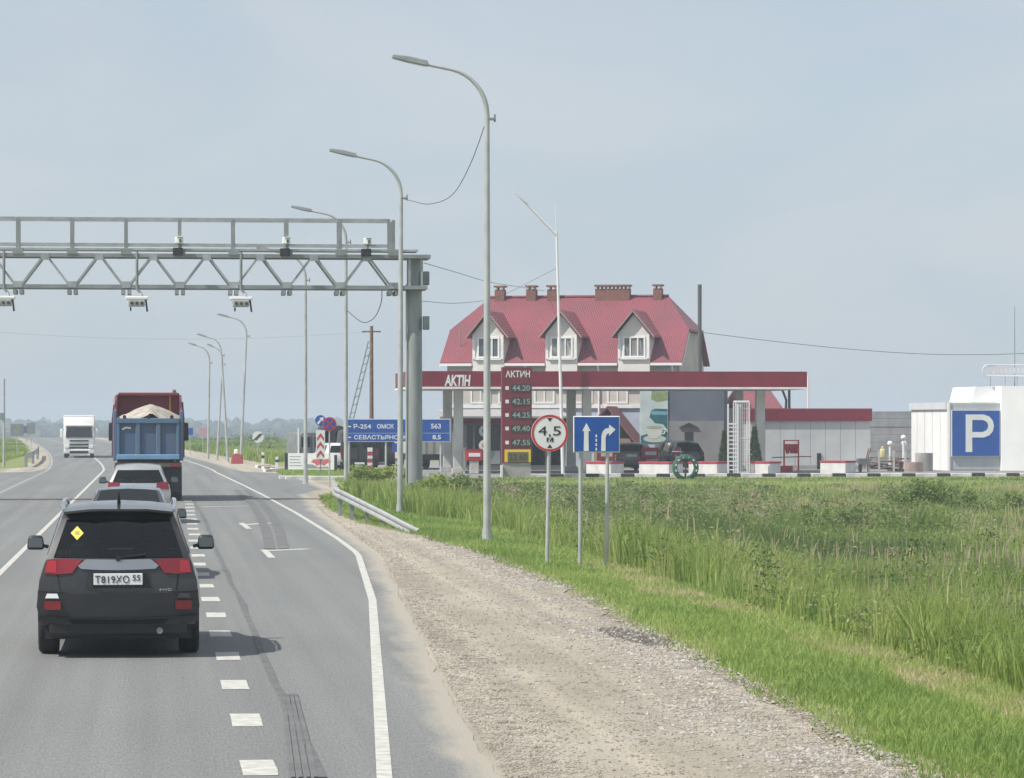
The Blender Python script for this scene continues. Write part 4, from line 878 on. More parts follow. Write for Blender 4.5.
# ================================================================== SIGNS
def round_sign(name, label, px, s, yc, rad, post_px=None, group=None, z0=-.15, face=None, cat='road sign', rp=.03):
    t = T(post_px or px, s); k = Dp(t,s)/F; zc = CH+(420-yc)*k; dx = (px-(post_px or px))*k
    r = thing(name, label, cat, R(t, s, 0), RZ, group)
    MB().tube([(0,0,z0),(dx,0,zc+rad*.6)], rp, 10).build('post', M['polew'], r, smooth=40)
    if face == 'height':
        f = MB().lathe([(-.05,.001),(-.05,rad),(-.03,rad)], (dx,0,zc), 'y', 36).build('sign_face', M['signw'], r)
        MB().lathe([(-.056,rad*.87),(-.056,rad*.985),(-.048,rad*.985)], (dx,0,zc), 'y', 36).build('rim', M['signr'], f)
        [text_mesh(c_, dx+rad*a_, dx+rad*b_, zc+rad*l_, zc+rad*h_, -.052, M['signk'], parent=f) for c_, a_, b_, l_, h_ in (('4',-.62,-.16,-.12,.36),(',',-.06,.05,-.24,-.06),('5',.17,.60,-.13,.36))]; text_mesh('м', dx-rad*.17, dx+rad*.19, zc-rad*.48, zc-rad*.24, -.052, M['signk'], parent=f, bold=.02)
        for sg in (1,-1): MB().prism([(dx-rad*.14,zc+sg*rad*.80),(dx+rad*.14,zc+sg*rad*.80),(dx,zc+sg*rad*.60)], -.054, -.051).build('arrow', M['signk'], f)
    elif face == 'nostop':
        f = MB().lathe([(-.05,.001),(-.05,rad),(-.03,rad)], (dx,0,zc), 'y', 28).build('sign_face', M['signr'], r); MB().lathe([(-.056,.001),(-.056,rad*.80)], (dx,0,zc), 'y', 28).build('blue_disc', M['signb'], f)
        for a in (1,-1): MB().bar((dx-rad*.62,-.058,zc-a*rad*.62),(dx+rad*.62,-.058,zc+a*rad*.62),.004,rad*.2).build('cross_bar', M['signr'], f)
    elif face == 'end':
        f = MB().lathe([(-.05,.001),(-.05,rad),(-.03,rad)], (dx,0,zc), 'y', 28).build('sign_face', M['signw'], r)
        for q in (-.16,0,.16): MB().bar((dx-rad*.6+q*rad*1.5,-.053,zc-rad*.6),(dx+rad*.6+q*rad*1.5,-.053,zc+rad*.6),.004,.05).build('slash', M['signk'], f)
    return r
round_sign('height_limit_sign', 'round white 4.5 m height limit sign with red rim on a pole', 549.5, 62.6, 433, .345, 547, face='height', rp=.038)
round_sign('no_stopping_sign', 'round blue and red no stopping sign beside the chevron post', 329.5, 131.5, 424, .27, 329.5, face='nostop')
round_sign('end_of_limit_sign', 'round white end of restriction sign in the far grass', 258, 214, 437, .36, 258, face='end')
def lane_sign():
    s = 63; t = T(596.5, s); k = Dp(t,s)/F; r = thing('lane_direction_sign', 'blue lane sign with two white arrows on two poles', 'road sign', R(t, s), RZ)
    X = lambda p: (p-596.5)*k
    Z = lambda y: CH+(420-y)*k
    for p in (581,608): MB().tube([(X(p-1),.04,-.2),(X(p),.04,Z(420))], .036, 10).build('post', M['polew'], r, smooth=40)
    b = MB().bb(X(573),X(620),-.02,0,Z(452.5),Z(416)).build('sign_board', M['signw'], r, .01); MB().bb(X(574),X(619),-.024,-.018,Z(451.5),Z(417)).build('sign_face', M['signb'], b)
    MB().prism([(X(583.5),Z(451)),(X(588.5),Z(451)),(X(588.2),Z(431)),(X(590.3),Z(431)),(X(586.2),Z(423)),(X(582),Z(431)),(X(583.8),Z(431))], -.029, -.023).build('straight_arrow', M['signw'], b)
    cur = [(601,451),(605.5,451),(605.5,438),(606.5,434.5),(609,433),(609,436),(615.5,429.5),(609,424.5),(609,428),(605.5,428.5),(602.5,431.5),(601.3,436)]
    MB().prism([(X(x),Z(y)) for x,y in cur], -.029, -.023).build('turn_arrow', M['signw'], b)
    for i in range(4): MB().bb(X(595.4),X(596.8),-.029,-.023,Z(450.5-4.4*i),Z(447.7-4.4*i)).build('lane_dash', M['signw'], b)
lane_sign()
def direction_sign():
    s = 158; t = T(397, s); k = Dp(t,s)/F; r = thing('direction_sign', 'long blue direction sign reading Р-254 ОМСК 563 behind the gantry column', 'road sign', R(t, s), RZ)
    X = lambda p: (p-397)*k
    Z = lambda y: CH+(420-y)*k
    for p in (349,386,441): MB().tube([(X(p),.05,-.1),(X(p),.05,Z(420))], .05, 8).build('post', M['polew'], r, smooth=40)
    b = MB().bb(X(343.5),X(450.5),-.03,0,Z(441.8),Z(418.8)).build('sign_board', M['signw'], r); MB().bb(X(344.2),X(449.8),-.036,-.028,Z(432.9),Z(419.5)).build('upper_panel', M['signb'], b); MB().bb(X(344.2),X(449.8),-.036,-.028,Z(441.2),Z(433.4)).build('lower_panel', M['signb'], b)
    text_mesh('Р-254', X(353.5), X(371), Z(428.6), Z(424), -.037, M['signw'], parent=b, bold=.02); text_mesh('ОМСК', X(377), X(394), Z(428.6), Z(424), -.037, M['signw'], parent=b, bold=.02); text_mesh('563', X(431), X(441), Z(428.6), Z(423.6), -.037, M['signw'], parent=b, bold=.02)
    text_mesh('СЕВАСТЬЯНОВКА', X(354), X(412), Z(439.4), Z(435), -.037, M['signw'], parent=b, bold=.02); text_mesh('8,5', X(432.5), X(441), Z(440), Z(435), -.037, M['signw'], parent=b, bold=.02)
    for y in (426.5, 437.3): MB().prism([(X(345.2),Z(y)),(X(347.5),Z(y-1.8)),(X(347.5),Z(y-.6)),(X(351),Z(y-.6)),(X(351),Z(y+.6)),(X(347.5),Z(y+.6)),(X(347.5),Z(y+1.8))], -.041, -.036).build('arrow', M['signw'], b)
    MB().bb(X(392),X(397),-.02,0,Z(452),Z(443)).build('small_plate', M['signb'], r)
direction_sign()
def chevron_post():
    s = 160; t = T(320.5, s); k = Dp(t,s)/F; r = thing('chevron_sign', 'red and white upward chevron board under a round blue arrow sign', 'road sign', R(t, s), RZ)
    X = lambda p: (p-320.5)*k
    Z = lambda y: CH+(420-y)*k
    MB().tube([(0,.05,-.1),(0,.05,Z(416))], .035, 8).build('post', M['galvd'], r, smooth=40)
    b = MB().bb(X(316),X(325),-.02,0,Z(459),Z(430)).build('chevron_board', M['signw'], r)
    for y in (438,446.5,455): MB().prism([(X(317),Z(y)),(X(320.5),Z(y-5)),(X(324),Z(y)),(X(324),Z(y+3)),(X(320.5),Z(y-1.5)),(X(317),Z(y+3))], -.026, -.02).build('chevron', M['signr'], b)
    d = MB().lathe([(-.05,.001),(-.05,5.4*k),(-.03,5.4*k)], (0,0,Z(420.5)), 'y', 28).build('blue_disc', M['signb'], r)
    MB().prism([(X(316.8),Z(423)),(X(318.5),Z(424.5)),(X(321.6),Z(420.2)),(X(323),Z(421.5)),(X(323.6),Z(417)),(X(319.3),Z(418)),(X(320.4),Z(419))], -.056,-.05).build('white_arrow', M['signw'], d)
chevron_post()
def banner():
    s = 164; t = T(310.5, s); k = Dp(t,s)/F; r = thing('roadside_banner', 'white banner with grey text lines and a red picture beside the chevron post', 'banner', R(t, s), RZ-.3)
    X = lambda p: (p-310.5)*k
    Z = lambda y: CH+(420-y)*k
    MB().bb(X(287),X(335),-.02,.02,Z(469.5),Z(453.2)).build('panel', M['signw'], r); MB().bb(X(284.2),X(286.8),-.05,.1,Z(469.5),Z(453)).build('end_post', M['black'], r); MB().bb(X(335.2),X(337.5),-.05,.1,Z(470.5),Z(455)).build('end_post', M['black'], r)
    for y in (456.5,459.5,462.5,465.5): MB().bb(X(289),X(301+random.uniform(-4,2)),-.024,-.018,Z(y+.6),Z(y-.4)).build('text_line', mat('grey_ink', (.35,.35,.36), .6), r)
    MB().prism([(X(311),Z(462)),(X(314),Z(459)),(X(317.5),Z(459.5)),(X(320),Z(457.5)),(X(324),Z(459.5)),(X(330),Z(458.5)),(X(332),Z(462)),(X(327),Z(463.5)),(X(325),Z(466)),(X(321),Z(464)),(X(317),Z(466)),(X(315),Z(463.5))], -.024, -.018).build('red_picture', mat('banner_red', (.55,.13,.13), .6), r)
    MB().prism([(X(306),Z(468.5)),(X(306),Z(464)),(X(313),Z(464.5)),(X(318),Z(467)),(X(328),Z(466.5)),(X(331),Z(468.5))], -.0235, -.018).build('grey_picture', mat('banner_grey', (.25,.28,.28), .6), r)
    MB().tube([(X(298),.06,0),(X(298),.06,Z(428))], .05, 6).build('white_post', M['steelw'], r)
banner()
def delineator(px, s, h, label, red=False):
    r = thing('marker_post', label, 'post', gp_flat(px, s), RZ, 'white marker posts by the side road')
    MB().box((0,0,h/2),(.16,.10,h), taper=(.9,.9)).build('post', M['white'], r, .015); MB().bb(-.085,.085,-.056,-.048,h*.62,h*.8).build('band', M['signk'] if not red else M['signr'], r)
def gp_flat(px, s, z=-.03): t = T(px, s); return R(t, s, z)
delineator(263, 188, .85, 'white marker post just below the round end of restriction sign'); delineator(277, 178, .7, 'white marker post left of the white banner')
def barrier_block(px, s, label):
    r = thing('barrier_block', label, 'barrier', gp_flat(px, s), RZ); MB().box((0,0,.3),(.75,.5,.6),taper=(.8,.7)).build('block', mat('faded_red', (.35,.06,.06), .6), r, .04); MB().box((-.05,-.05,.75),(.3,.3,.3),taper=(.7,.7)).build('white_cap', M['white'], r, .05)
barrier_block(237, 203, 'small red block with white top at the foot of a far lamp')
def small_sign(px, s, y0, y1, wpx, col, label, h0=-.1):
    t = T(px, s); k = Dp(t,s)/F; r = thing('roadside_sign', label, 'road sign', R(t,s,ground_z(t,s)), RZ); z0 = -ground_z(t,s)
    MB().tube([(0,.03,h0),(0,.03,z0+CH+(420-y0)*k)], .035, 6).build('post', M['polew'], r); MB().bb(-wpx*k/2,wpx*k/2,-.02,0,z0+CH+(420-y1)*k,z0+CH+(420-y0)*k).build('sign_face', col, r)
small_sign(190, 260, 428, 435, 6, M['signb'], 'small far blue sign between the tipper lorry and the far lamps')
small_sign(203, 270, 428, 436, 9, mat('far_sign_pink', (.5,.3,.36), .6), 'small far pinkish sign just left of the far lamps')
small_sign(17, 240, 424, 436, 13, M['galvd'], 'grey back of a road sign in the grass on the far left')
small_sign(31, 290, 423, 434, 8, M['galvd'], 'tall narrow back of a road sign on the left bend')
small_sign(26, 300, 426, 433, 7, mat('far_sign_blue', (.1,.16,.28), .6), 'dark far sign on the left bend')
def left_pole():
    s = 195; t = T(4, s); k = Dp(t,s)/F; r = thing('sign_pole', 'pale pole with small fittings at the left edge of the picture', 'pole', R(t,s,-.1), RZ)
    MB().tube([(0,0,-.2),(0,0,CH+(420-377)*k)], [.09,.06], 8).build('post', M['polew'], r, smooth=40); MB().box((-.1,0,2.9),(.25,.2,.4)).build('box', M['galvd'], r)
left_pole()
def left_rail():
    r = thing('guard_rail', 'short far guard rail on the left bend before the white lorry', 'guard rail', R(0,0), 0)
    pp = [P3(26,468,190),P3(33,463,205),P3(37.5,458,228),P3(38,454,250)]
    for a, b in zip(pp[:-1], pp[1:]): MB().bar((a.x,a.y,.6),(b.x,b.y,.6),.06,.3).build('beam', M['galv'], r)
    for p in pp: MB().box((p.x,p.y,.3),(.14,.14,.75)).build('post', M['galvd'], r)
left_rail()
# ================================================================== HOUSE
def roofmat():
    m = mat('metal_tile_red', (.29,.072,.095), .5, 0, 0, .55, col2=(.225,.07,.083)); n = m.node_tree.nodes; l = m.node_tree.links
    tc = n.new('ShaderNodeTexCoord'); wv = n.new('ShaderNodeTexWave'); wv.inputs['Scale'].default_value = 3.2; wv.bands_direction = 'X'; wv.inputs['Distortion'].default_value = .0
    w2 = n.new('ShaderNodeTexWave'); w2.inputs['Scale'].default_value = 1.4; w2.bands_direction = 'Z'; w2.wave_profile = 'SAW'
    l.new(tc.outputs['Object'], wv.inputs[0]); l.new(tc.outputs['Object'], w2.inputs[0]); ad = n.new('ShaderNodeMath'); l.new(wv.outputs[1], ad.inputs[0]); l.new(w2.outputs[1], ad.inputs[1])
    bp = n.new('ShaderNodeBump'); bp.inputs['Strength'].default_value = .7; bp.inputs['Distance'].default_value = .05; l.new(ad.outputs[0], bp.inputs['Height']); l.new(bp.outputs[0], n['Principled BSDF'].inputs['Normal']); return m
M['roof'] = roofmat()
CREAM = mat('cream_render', (.52,.48,.43), .85, 0, .14, .9); BLUEW = mat('pale_blue_render', (.42,.47,.55), .85, 0, .12, .9)
def slab(name, pts, th, m, parent, down=(0,0,-1)):
    d = Vector(down)*th; n = len(pts); V = [Vector(p) for p in pts] + [Vector(p)+d for p in pts]
    return MB().add(V, [tuple(range(n)), tuple(range(2*n-1,n-1,-1))]+[(i,n+i,n+(i+1)%n,(i+1)%n) for i in range(n)]).build(name, m, parent)
def window(parent, x, z, w_, h, y, name='window', mull=2, fr=.09):
    f = MB(); f.bb(x-w_/2,x-w_/2+fr,y-.04,y+.05,z,z+h); f.bb(x+w_/2-fr,x+w_/2,y-.04,y+.05,z,z+h); f.bb(x-w_/2+fr,x+w_/2-fr,y-.04,y+.05,z,z+fr); f.bb(x-w_/2+fr,x+w_/2-fr,y-.04,y+.05,z+h-fr,z+h)
    for k in range(1, mull+1): q = x-w_/2+w_*k/(mull+1); f.bb(q-.035,q+.035,y-.035,y+.045,z+fr,z+h-fr)
    o = f.build(name, M['whitep'], parent)
    n = mull+1; a = w_-2*fr
    for k in range(n): MB().bb(x-w_/2+fr+a*k/n, x-w_/2+fr+a*(k+1)/n, y+.02,y+.03,z+fr,z+h-fr).build('pane', M['glass'] if k != 1 or mull < 2 else mat('curtained_glass', (.45,.47,.48), .2), o)
    return o
def house():
    th = math.radians(12); D0 = 186; r = thing('house', 'house with pinkish red mansard roof, three dormers and brick chimneys behind the filling station', 'house', ((560-512)/F*D0, D0, 0), -th)
    w, ze, zh, zr, dep = 6.75, 5.77, 7.6, 9.5, 10.0; yh = (zh-ze)/(zr-ze)*5
    # walls
    fr = MB(); fr.bb(-6.35,6.35,.4,.7,3.45,5.75); wl = fr.build('upper_wall', CREAM, r); MB().bb(-6.3,6.3,.45,.75,-.05,3.25).build('lower_wall', BLUEW, r); MB().bb(-6.4,6.4,.34,.7,3.25,3.45).build('string_course', M['white'], r)
    for sx in (-1, 1):
        g = [(.7,-.05),(9.3,-.05),(9.3,5.6),(9.6-yh,7.45),(.4+yh,7.45),(.7,5.6)]
        MB().prism(g, sx*6.35-.15, sx*6.35+.15, 'yz').build('gable_wall', CREAM, r)
    MB().bb(-6.35,6.35,9.3,9.6,-.05,5.6).build('rear_wall', CREAM, r)
    # roof: one part, its slopes are sub-parts
    rf = slab('roof', [(-w,0,ze),(w,0,ze),(w,yh,zh),(5.2,5,zr),(-5.0,5,zr),(-w,yh,zh)], .12, M['roof'], r)
    slab('rear_slope', [(w,10,ze),(-w,10,ze),(-w,10-yh,zh),(-5.0,5.004,zr),(5.2,5.004,zr),(w,10-yh,zh)], .12, M['roof'], rf)
    for sx, rx in ((1,5.2),(-1,-5.0)): slab('half_hip', [(sx*w+.02*sx,yh,zh+.003),(sx*w+.02*sx,10-yh,zh+.003),(rx,5.0,zr+.004)], .12, M['roof'], rf)
    MB().tube([(-5.0,5,zr+.03),(5.2,5,zr+.03)], .09, 6).build('ridge_cap', M['roof'], rf)
    # eaves boards and gutter between the dormers
    xs = [-4.02,.08,4.1]; ed = [-w]+[v for x in xs for v in (x-.92,x+.92)]+[w]
    for a, b in zip(ed[0::2], ed[1::2]):
        MB().bb(a,b,-.1,.02,ze-.2,ze-.06).build('gutter', M['whitep'], r); MB().bb(a,b,.02,.42,ze-.16,ze-.13).build('soffit', mat('soffit_brown', (.25,.2,.17), .8), r)
    for px in (-1.95, 2.1, 6.2): MB().tube([(px,-.05,ze-.15),(px,.33,ze-.7),(px,.33,0)], .055, 8).build('downpipe', M['whitep'], r)
    for k in range(2): slab('verge_board', [((-1)**k*w,.0,ze-.13),((-1)**k*(w+.03),.0,ze-.13),((-1)**k*(w+.03),yh,zh-.13),((-1)**k*w,yh,zh-.13)], .14, M['white'], r)
    # dormers
    for x in xs:
        d = MB().prism([(x-.88,4.95),(x+.88,4.95),(x+.88,7.28),(x,8.36),(x-.88,7.28)], -.04, 2.4).build('dormer', mat('dormer_render', (.72,.69,.64), .85, 0, .1, .9), r)
        ridge, ev = 8.62, 7.18
        for sx in (-1, 1): slab('dormer_roof', [(x,-.38,ridge),(x+sx*1.2,-.38,ev),(x+sx*1.2,(ev-ze)/.746+.25,ev),(x,(ridge-ze)/.746+.25,ridge)], .09, M['roof'], d); MB().bar((x,-.40,ridge-.07),(x+sx*1.19,-.40,ev-.07),.03,.09).build('barge_board', mat('barge_brown', (.34,.2,.19), .7), d)
        window(d, x+.02, 6.0, 1.24, 1.15, -.06)
        MB().bb(x-.72,x+.76,-.16,-.04,5.9,5.98).build('window_sill', M['whitep'], d)
        for sx in (-1,1): MB().bb(x+sx*.80-.07,x+sx*.80+.07,-.1,-.04,5.95,7.2).build('corner_trim', M['white'], d)
    # chimneys
    def loc(px): return ((px-512)/F*191-2.63-1.04)/.978
    for px, wd in ((500.5,.55),(532,.55),(553,.55),(613,1.95),(657.5,.48)):
        x = loc(px); c = MB().bb(x-wd/2,x+wd/2,4.7,5.25,zr-.4,zr+.44).build('chimney', M['brick'], r)
        n = max(2, int(wd/.2)); 
        for k in range(n):
            a = x-wd/2-.03+(wd+.06)*(k+.5)/n; MB().bb(a-.05,a+.05,4.66,5.29,zr+.44,zr+.58).build('cap_brick', M['concl'], c)
        MB().bb(x-wd/2-.05,x+wd/2+.05,4.63,5.32,zr+.58,zr+.67).build('cap', M['brick'], c)
    # ground floor windows
    for px in (479,507,543,581,616): window(r, (px-560)/17.9, Zt(403.5,0,187)-.0, 1.15, .72+.25, .40, mull=1)
    # side bay with door and awning, canopy shade painted into its wall colours
    bay = MB().bb(5.7,6.9+2.3,-.9,.36,-.05,4.7).build('side_bay', mat('bay_blue_grey_shaded', (.10,.115,.145), .85, 0, .2, .8), r); MB().bb(5.72,9.18,-.93,-.9,-.05,2.55).build('bay_plinth', mat('bay_grey_shaded', (.20,.20,.20), .9, 0, .2, .9), bay); MB().bb(5.45,5.85,-1.1,-.7,-.05,4.7).build('bay_pillar', mat('bay_pillar_dark', (.13,.13,.13), .8), bay); MB().tube([(6.0,-1.0,4.7),(6.02,-1.0,2.6),(5.95,-1.05,2.4),(5.95,-1.05,1.1)], .06, 8).build('white_downpipe', M['whitep'], bay)
    MB().bb(7.05,7.5,-.96,-.92,.0,1.95).build('door', M['black'], bay); MB().prism([(6.75,2.2),(7.8,2.2),(7.3,2.45)], -1.05,-.9).build('awning', M['black'], bay)
    MB().tube([(7.72,.0,3.2),(7.72,.0,9.95)], .11, 8).build('flue_pipe', mat('flue_dark', (.10,.10,.095), .6), r, smooth=40)
    MB().tube([(-5.85,1.2,6.5),(-5.9,1.2,7.6)], .03, 6).build('aerial', M['galvd'], r)
    # entrance porch with steep dark red roof
    pr = MB().bb(2.3,4.3,-2.2,.42,-.05,1.6).build('porch', mat('porch_wood', (.3,.22,.15), .8, 0, .2, 2), r)
    for sx, xe in ((-1,1.7),(1,5.0)): slab('porch_roof', [(3.1,-2.6,3.35),(xe,-2.6,1.0 if sx > 0 else 1.9),(xe,.4,1.0 if sx > 0 else 1.9),(3.1,.4,3.35)], .12, mat('porch_roof_red', (.2,.06,.06), .7, 0, .2, 2), pr)
    return r
house()
# ================================================================== FILLING STATION
def canopy():
    s = 163.5; t0, t1 = T(409, s), T(807, s); tm = (t0+t1)/2; zb, zt = Zt(389, tm, s), Zt(371.3, tm, s); dp = 9.4
    r = thing('station_canopy', 'filling station canopy with dark red fascia on grey columns', 'canopy', R(tm, s), RZ); h = (t1-t0)/2
    X = lambda px: T(px, s)-tm
    FA = [MB().bb(-h,h,0,.12,zb+.1,zt), MB().bb(-h,h,dp-.12,dp,zb+.1,zt), MB().bb(-h,-h+.12,.12,dp-.12,zb+.1,zt), MB().bb(h-.12,h,.12,dp-.12,zb+.1,zt)]
    fs = [f.build('fascia', M['red'], r) for f in FA]; fs[2].data.materials[0] = M['red']
    # fascia joints: proud cover strips between the panels
    for k in range(1, 10): MB().bb(-h+2*h*k/10-.012,-h+2*h*k/10+.012,-.006,0,zb+.1,zt).build('joint', mat('fascia_joint', (.2,.02,.035), .5), fs[0])
    MB().bb(-h-.02,h+.02,-.03,dp+.03,zb,zb+.098).build('lower_trim', M['white'], r); MB().bb(-h+.1,h-.1,.1,dp-.1,zt-.12,zt-.08).build('deck', M['galv'], r)
    MB().bb(-h+.15,h-.15,.15,dp-.15,zb-.02,zb-.002).build('soffit', mat('canopy_soffit', (.5,.5,.5), .6), r)
    CM = mat('column_clad', (.55,.55,.53), .6, 0, .15, 1.2)
    for tx in (14.7, 21.0, 29.6):
        for yy in (1.6, 7.8):
            c = MB().bb(tx-tm-.22,tx-tm+.22,yy-.22,yy+.22,0,zb-.02).build('column', CM, r, .03, 40); MB().bb(tx-tm-.3,tx-tm+.3,yy-.3,yy+.3,0,.25).build('column_base', M['concl'], c)
    text_mesh('AKTIH', X(444.5), X(470.5), Zt(386.3,tm,s), Zt(375,tm,s), -.012, M['signw'], parent=fs[0], bold=.035, shear=.12)
    return r
canopy()
def price_pylon():
    s = 152; t = T(517, s); k = Dp(t,s)/F; r = thing('price_pylon', 'tall dark red fuel price pylon headed АКТИН on a grey base', 'sign', R(t,s), RZ)
    X = lambda p: (p-517)*k
    Z = lambda y: CH+(420-y)*k
    b = MB().bb(X(501.8),X(532),0,.4,Z(463),Z(367)).build('cabinet', mat('pylon_red', (.17,.018,.03), .45, 0, .12, 2), r, .02)
    text_mesh('АКТИН', X(505.5), X(530), Z(377.3), Z(370.6), -.006, M['signw'], parent=b, bold=.02)
    DK = mat('display_dark', (.05,.03,.035), .3); GD = mat('display_digits', (.26,.36,.31), .5)
    for y, tx in ((388,'44.20'),(401.5,'42.15'),(415,'44.25'),(428.5,'49.40'),(442.5,'47.55')):
        d = MB().bb(X(511),X(531),-.02,.0,Z(y+4),Z(y-4)).build('price_display', DK, b); text_mesh(tx, X(512.2), X(530), Z(y+2.8), Z(y-2.8), -.022, GD, parent=d, bold=.012)
        MB().bb(X(505.3),X(508.8),-.01,0,Z(y+1.8),Z(y-1.8)).build('grade_mark', M['signw'], b)
    f = MB().bb(X(504.5),X(530.8),-.015,0,Z(462.2),Z(449.5)).build('yellow_panel', M['yel'], b); MB().bb(X(507.5),X(528.3),-.03,-.015,Z(462.2),Z(452)).build('price_display', mat('display_olive', (.13,.12,.05), .4), f); text_mesh('22.60', X(509),X(527), Z(460.3), Z(454), -.032, M['signk'], parent=f)
    MB().bb(X(503),X(531),.03,.37,-.15,Z(463)).build('plinth', M['conc'], r); MB().bb(X(500.3),X(502.2),-.1,.05,-.1,Z(465)).build('marker', M['white'], r)
price_pylon()
def shop():
    s = 176; t0, t1 = T(449, s), T(566, s); tm = (t0+t1)/2; h = (t1-t0)/2; r = thing('station_shop', 'low filling station shop with red sign band and dark glass front', 'shop', R(tm, s), RZ)
    Z = lambda y: Zt(y, tm, s)
    X = lambda p: T(p, s)-tm
    MB().bb(-h,h,.1,4.2,-.05,Z(423.5)).build('wall', mat('shop_wall', (.36,.36,.36), .8, 0, .12, 1.5), r); MB().bb(-h-.1,h+.1,-.25,4.3,Z(423.5),Z(416.5)).build('sign_band', M['red'], r)
    slab('roof', [(-h-.2,-.4,Z(416.3)),(h+.2,-.4,Z(416.3)),(h+.2,4.6,Z(409)),(-h-.2,4.6,Z(409))], .1, mat('shop_roof', (.36,.35,.34), .8, 0, .15, 2), r)
    for a, b in ((466,473),(474,484),(487,500),(504,520),(530,545),(548,562)):
        g = MB().bb(X(a),X(b),.03,.1,.25,Z(425)).build('shop_window', M['glassd'], r); MB().bb(X(a)-.04,X(a)+.04,.0,.1,.2,Z(424.6)).build('frame', M['galvd'], g)
    for p, y, m_ in ((484.5,431,'signw'),(484.5,445.5,'signw')):
        d = MB().lathe([(-.12,.001),(-.12,.30),(.02,.30)], (X(p),.0,Z(y)), 'y', 24).build('round_sign', M['whitep'], r); MB().lathe([(-.126,.001),(-.126,.14)], (X(p),.0,Z(y)), 'y', 20).build('sign_dot', M['signr'] if y > 440 else M['galvd'], d)
    MB().bb(X(490),X(500),-.02,.1,.3,1.0).build('poster', M['galv'], r)
shop()
def pump(px, s, label):
    t = T(px, s); r = thing('fuel_pump', label, 'fuel pump', R(t,s), RZ, 'fuel pumps under the canopy')
    MB().bb(-.22,.22,-.2,.2,0,.62).build('pedestal', M['concl'], r, .02); b = MB().bb(-.42,.42,-.24,.24,.62,1.2).build('dispenser', mat('pump_red', (.42,.03,.04), .4), r, .04)
    MB().bb(-.28,.28,-.26,-.235,.82,1.0).build('display', M['signw'], b); MB().tube([(.42,0,1.1),(.55,-.05,.9),(.5,-.05,.4),(.44,0,.6)], .025, 6).build('hose', M['black'], b); MB().box((.45,-.05,1.02),(.06,.08,.2)).build('nozzle', M['black'], b)
pump(474, 164.5, 'red fuel pump on a pale pedestal beside the left canopy column'); pump(606, 165, 'red fuel pump right of the middle canopy column')
pump(650, 171, 'red fuel pump below the coffee poster')
# poster with a coffee cup
def poster():
    s = 177; t = T(653.7, s); k = Dp(t,s)/F; r = thing('coffee_poster', 'tall poster of a white coffee cup on teal behind the canopy', 'poster', R(t,s), RZ)
    X = lambda p: (p-653.7)*k
    Z = lambda y: CH+(420-y)*k
    MB().bb(X(640),X(668),0,.08,Z(444.5),Z(388)).build('panel', mat('poster_pale', (.66,.76,.74), .5, 0, .2, .8), r)
    TL = mat('poster_teal', (.03,.17,.20), .5, 0, .3, 1.5)
    MB().prism([(X(649.5),Z(417)),(X(651),Z(410.5)),(X(655),Z(408.6)),(X(667.5),Z(409)),(X(667.5),Z(430)),(X(663),Z(424)),(X(655),Z(423))], -.006, 0).build('teal_cup', TL, r)
    MB().prism([(X(651),Z(411)),(X(667.5),Z(411.5)),(X(667.5),Z(415)),(X(651.5),Z(414.6))], -.012, -.007).build('cup_rim', mat('poster_sky', (.2,.45,.55), .5), r)
    MB().prism([(X(652),Z(390)),(X(660),Z(389)),(X(667.5),Z(392)),(X(667.5),Z(400)),(X(657),Z(402)),(X(651),Z(399))], -.006, 0).build('green_leaves', mat('poster_leaf', (.32,.40,.18), .6, 0, .3, 3), r)
    MB().prism([(X(640.5),Z(444)),(X(640.5),Z(436)),(X(650),Z(433)),(X(667.5),Z(432)),(X(667.5),Z(444))], -.007, 0).build('table', TL, r)
    W = mat('poster_cup', (.62,.68,.58), .5)
    MB().disc((X(654.7),Z(438.8)), 3.6*k, -.012, rx=11.5*k).build('saucer', W, r); MB().prism([(X(646),Z(427.5)),(X(663),Z(427)),(X(661.5),Z(435)),(X(657),Z(438.5)),(X(651),Z(438.5)),(X(647.5),Z(435))], -.020, -.013).build('cup', mat('poster_cup_white', (.74,.76,.68), .5), r)
    MB().disc((X(654.5),Z(427.4)), 1.6*k, -.024, rx=8.4*k).build('coffee', mat('poster_coffee', (.42,.48,.36), .5), r)
    MB().tube([(X(662.5),-.018,Z(429)),(X(665.5),-.018,Z(430)),(X(664.5),-.018,Z(433.5)),(X(662),-.018,Z(434))], .03, 6).build('cup_handle', W, r)
poster()
# kerb of black and white stones along the forecourt
def kerb():
    r = thing('kerb', 'black and white painted kerb along the front of the forecourt', 'kerb', R(0,0), 0)
    mw = MB().box((0,0,.06),(1.0,.2,.2)).mesh('kerb_stone', M['kw'], .02); mk = MB().box((0,0,.06),(.60,.2,.19)).mesh('kerb_stone', M['kb'], .02)
    t = T(528, 153.6); k = 0; end = T(1100, 154.5)
    while t < end:
        L = 1.0 if k % 2 == 0 else .60
        o = child('kerb_stone', mw if k % 2 == 0 else mk, r, R(t+L/2, 153.6, random.uniform(-.015,.01))); o.rotation_euler = (0,0,RZ+random.uniform(-.01,.01)); t += L+.015; k += 1
kerb()
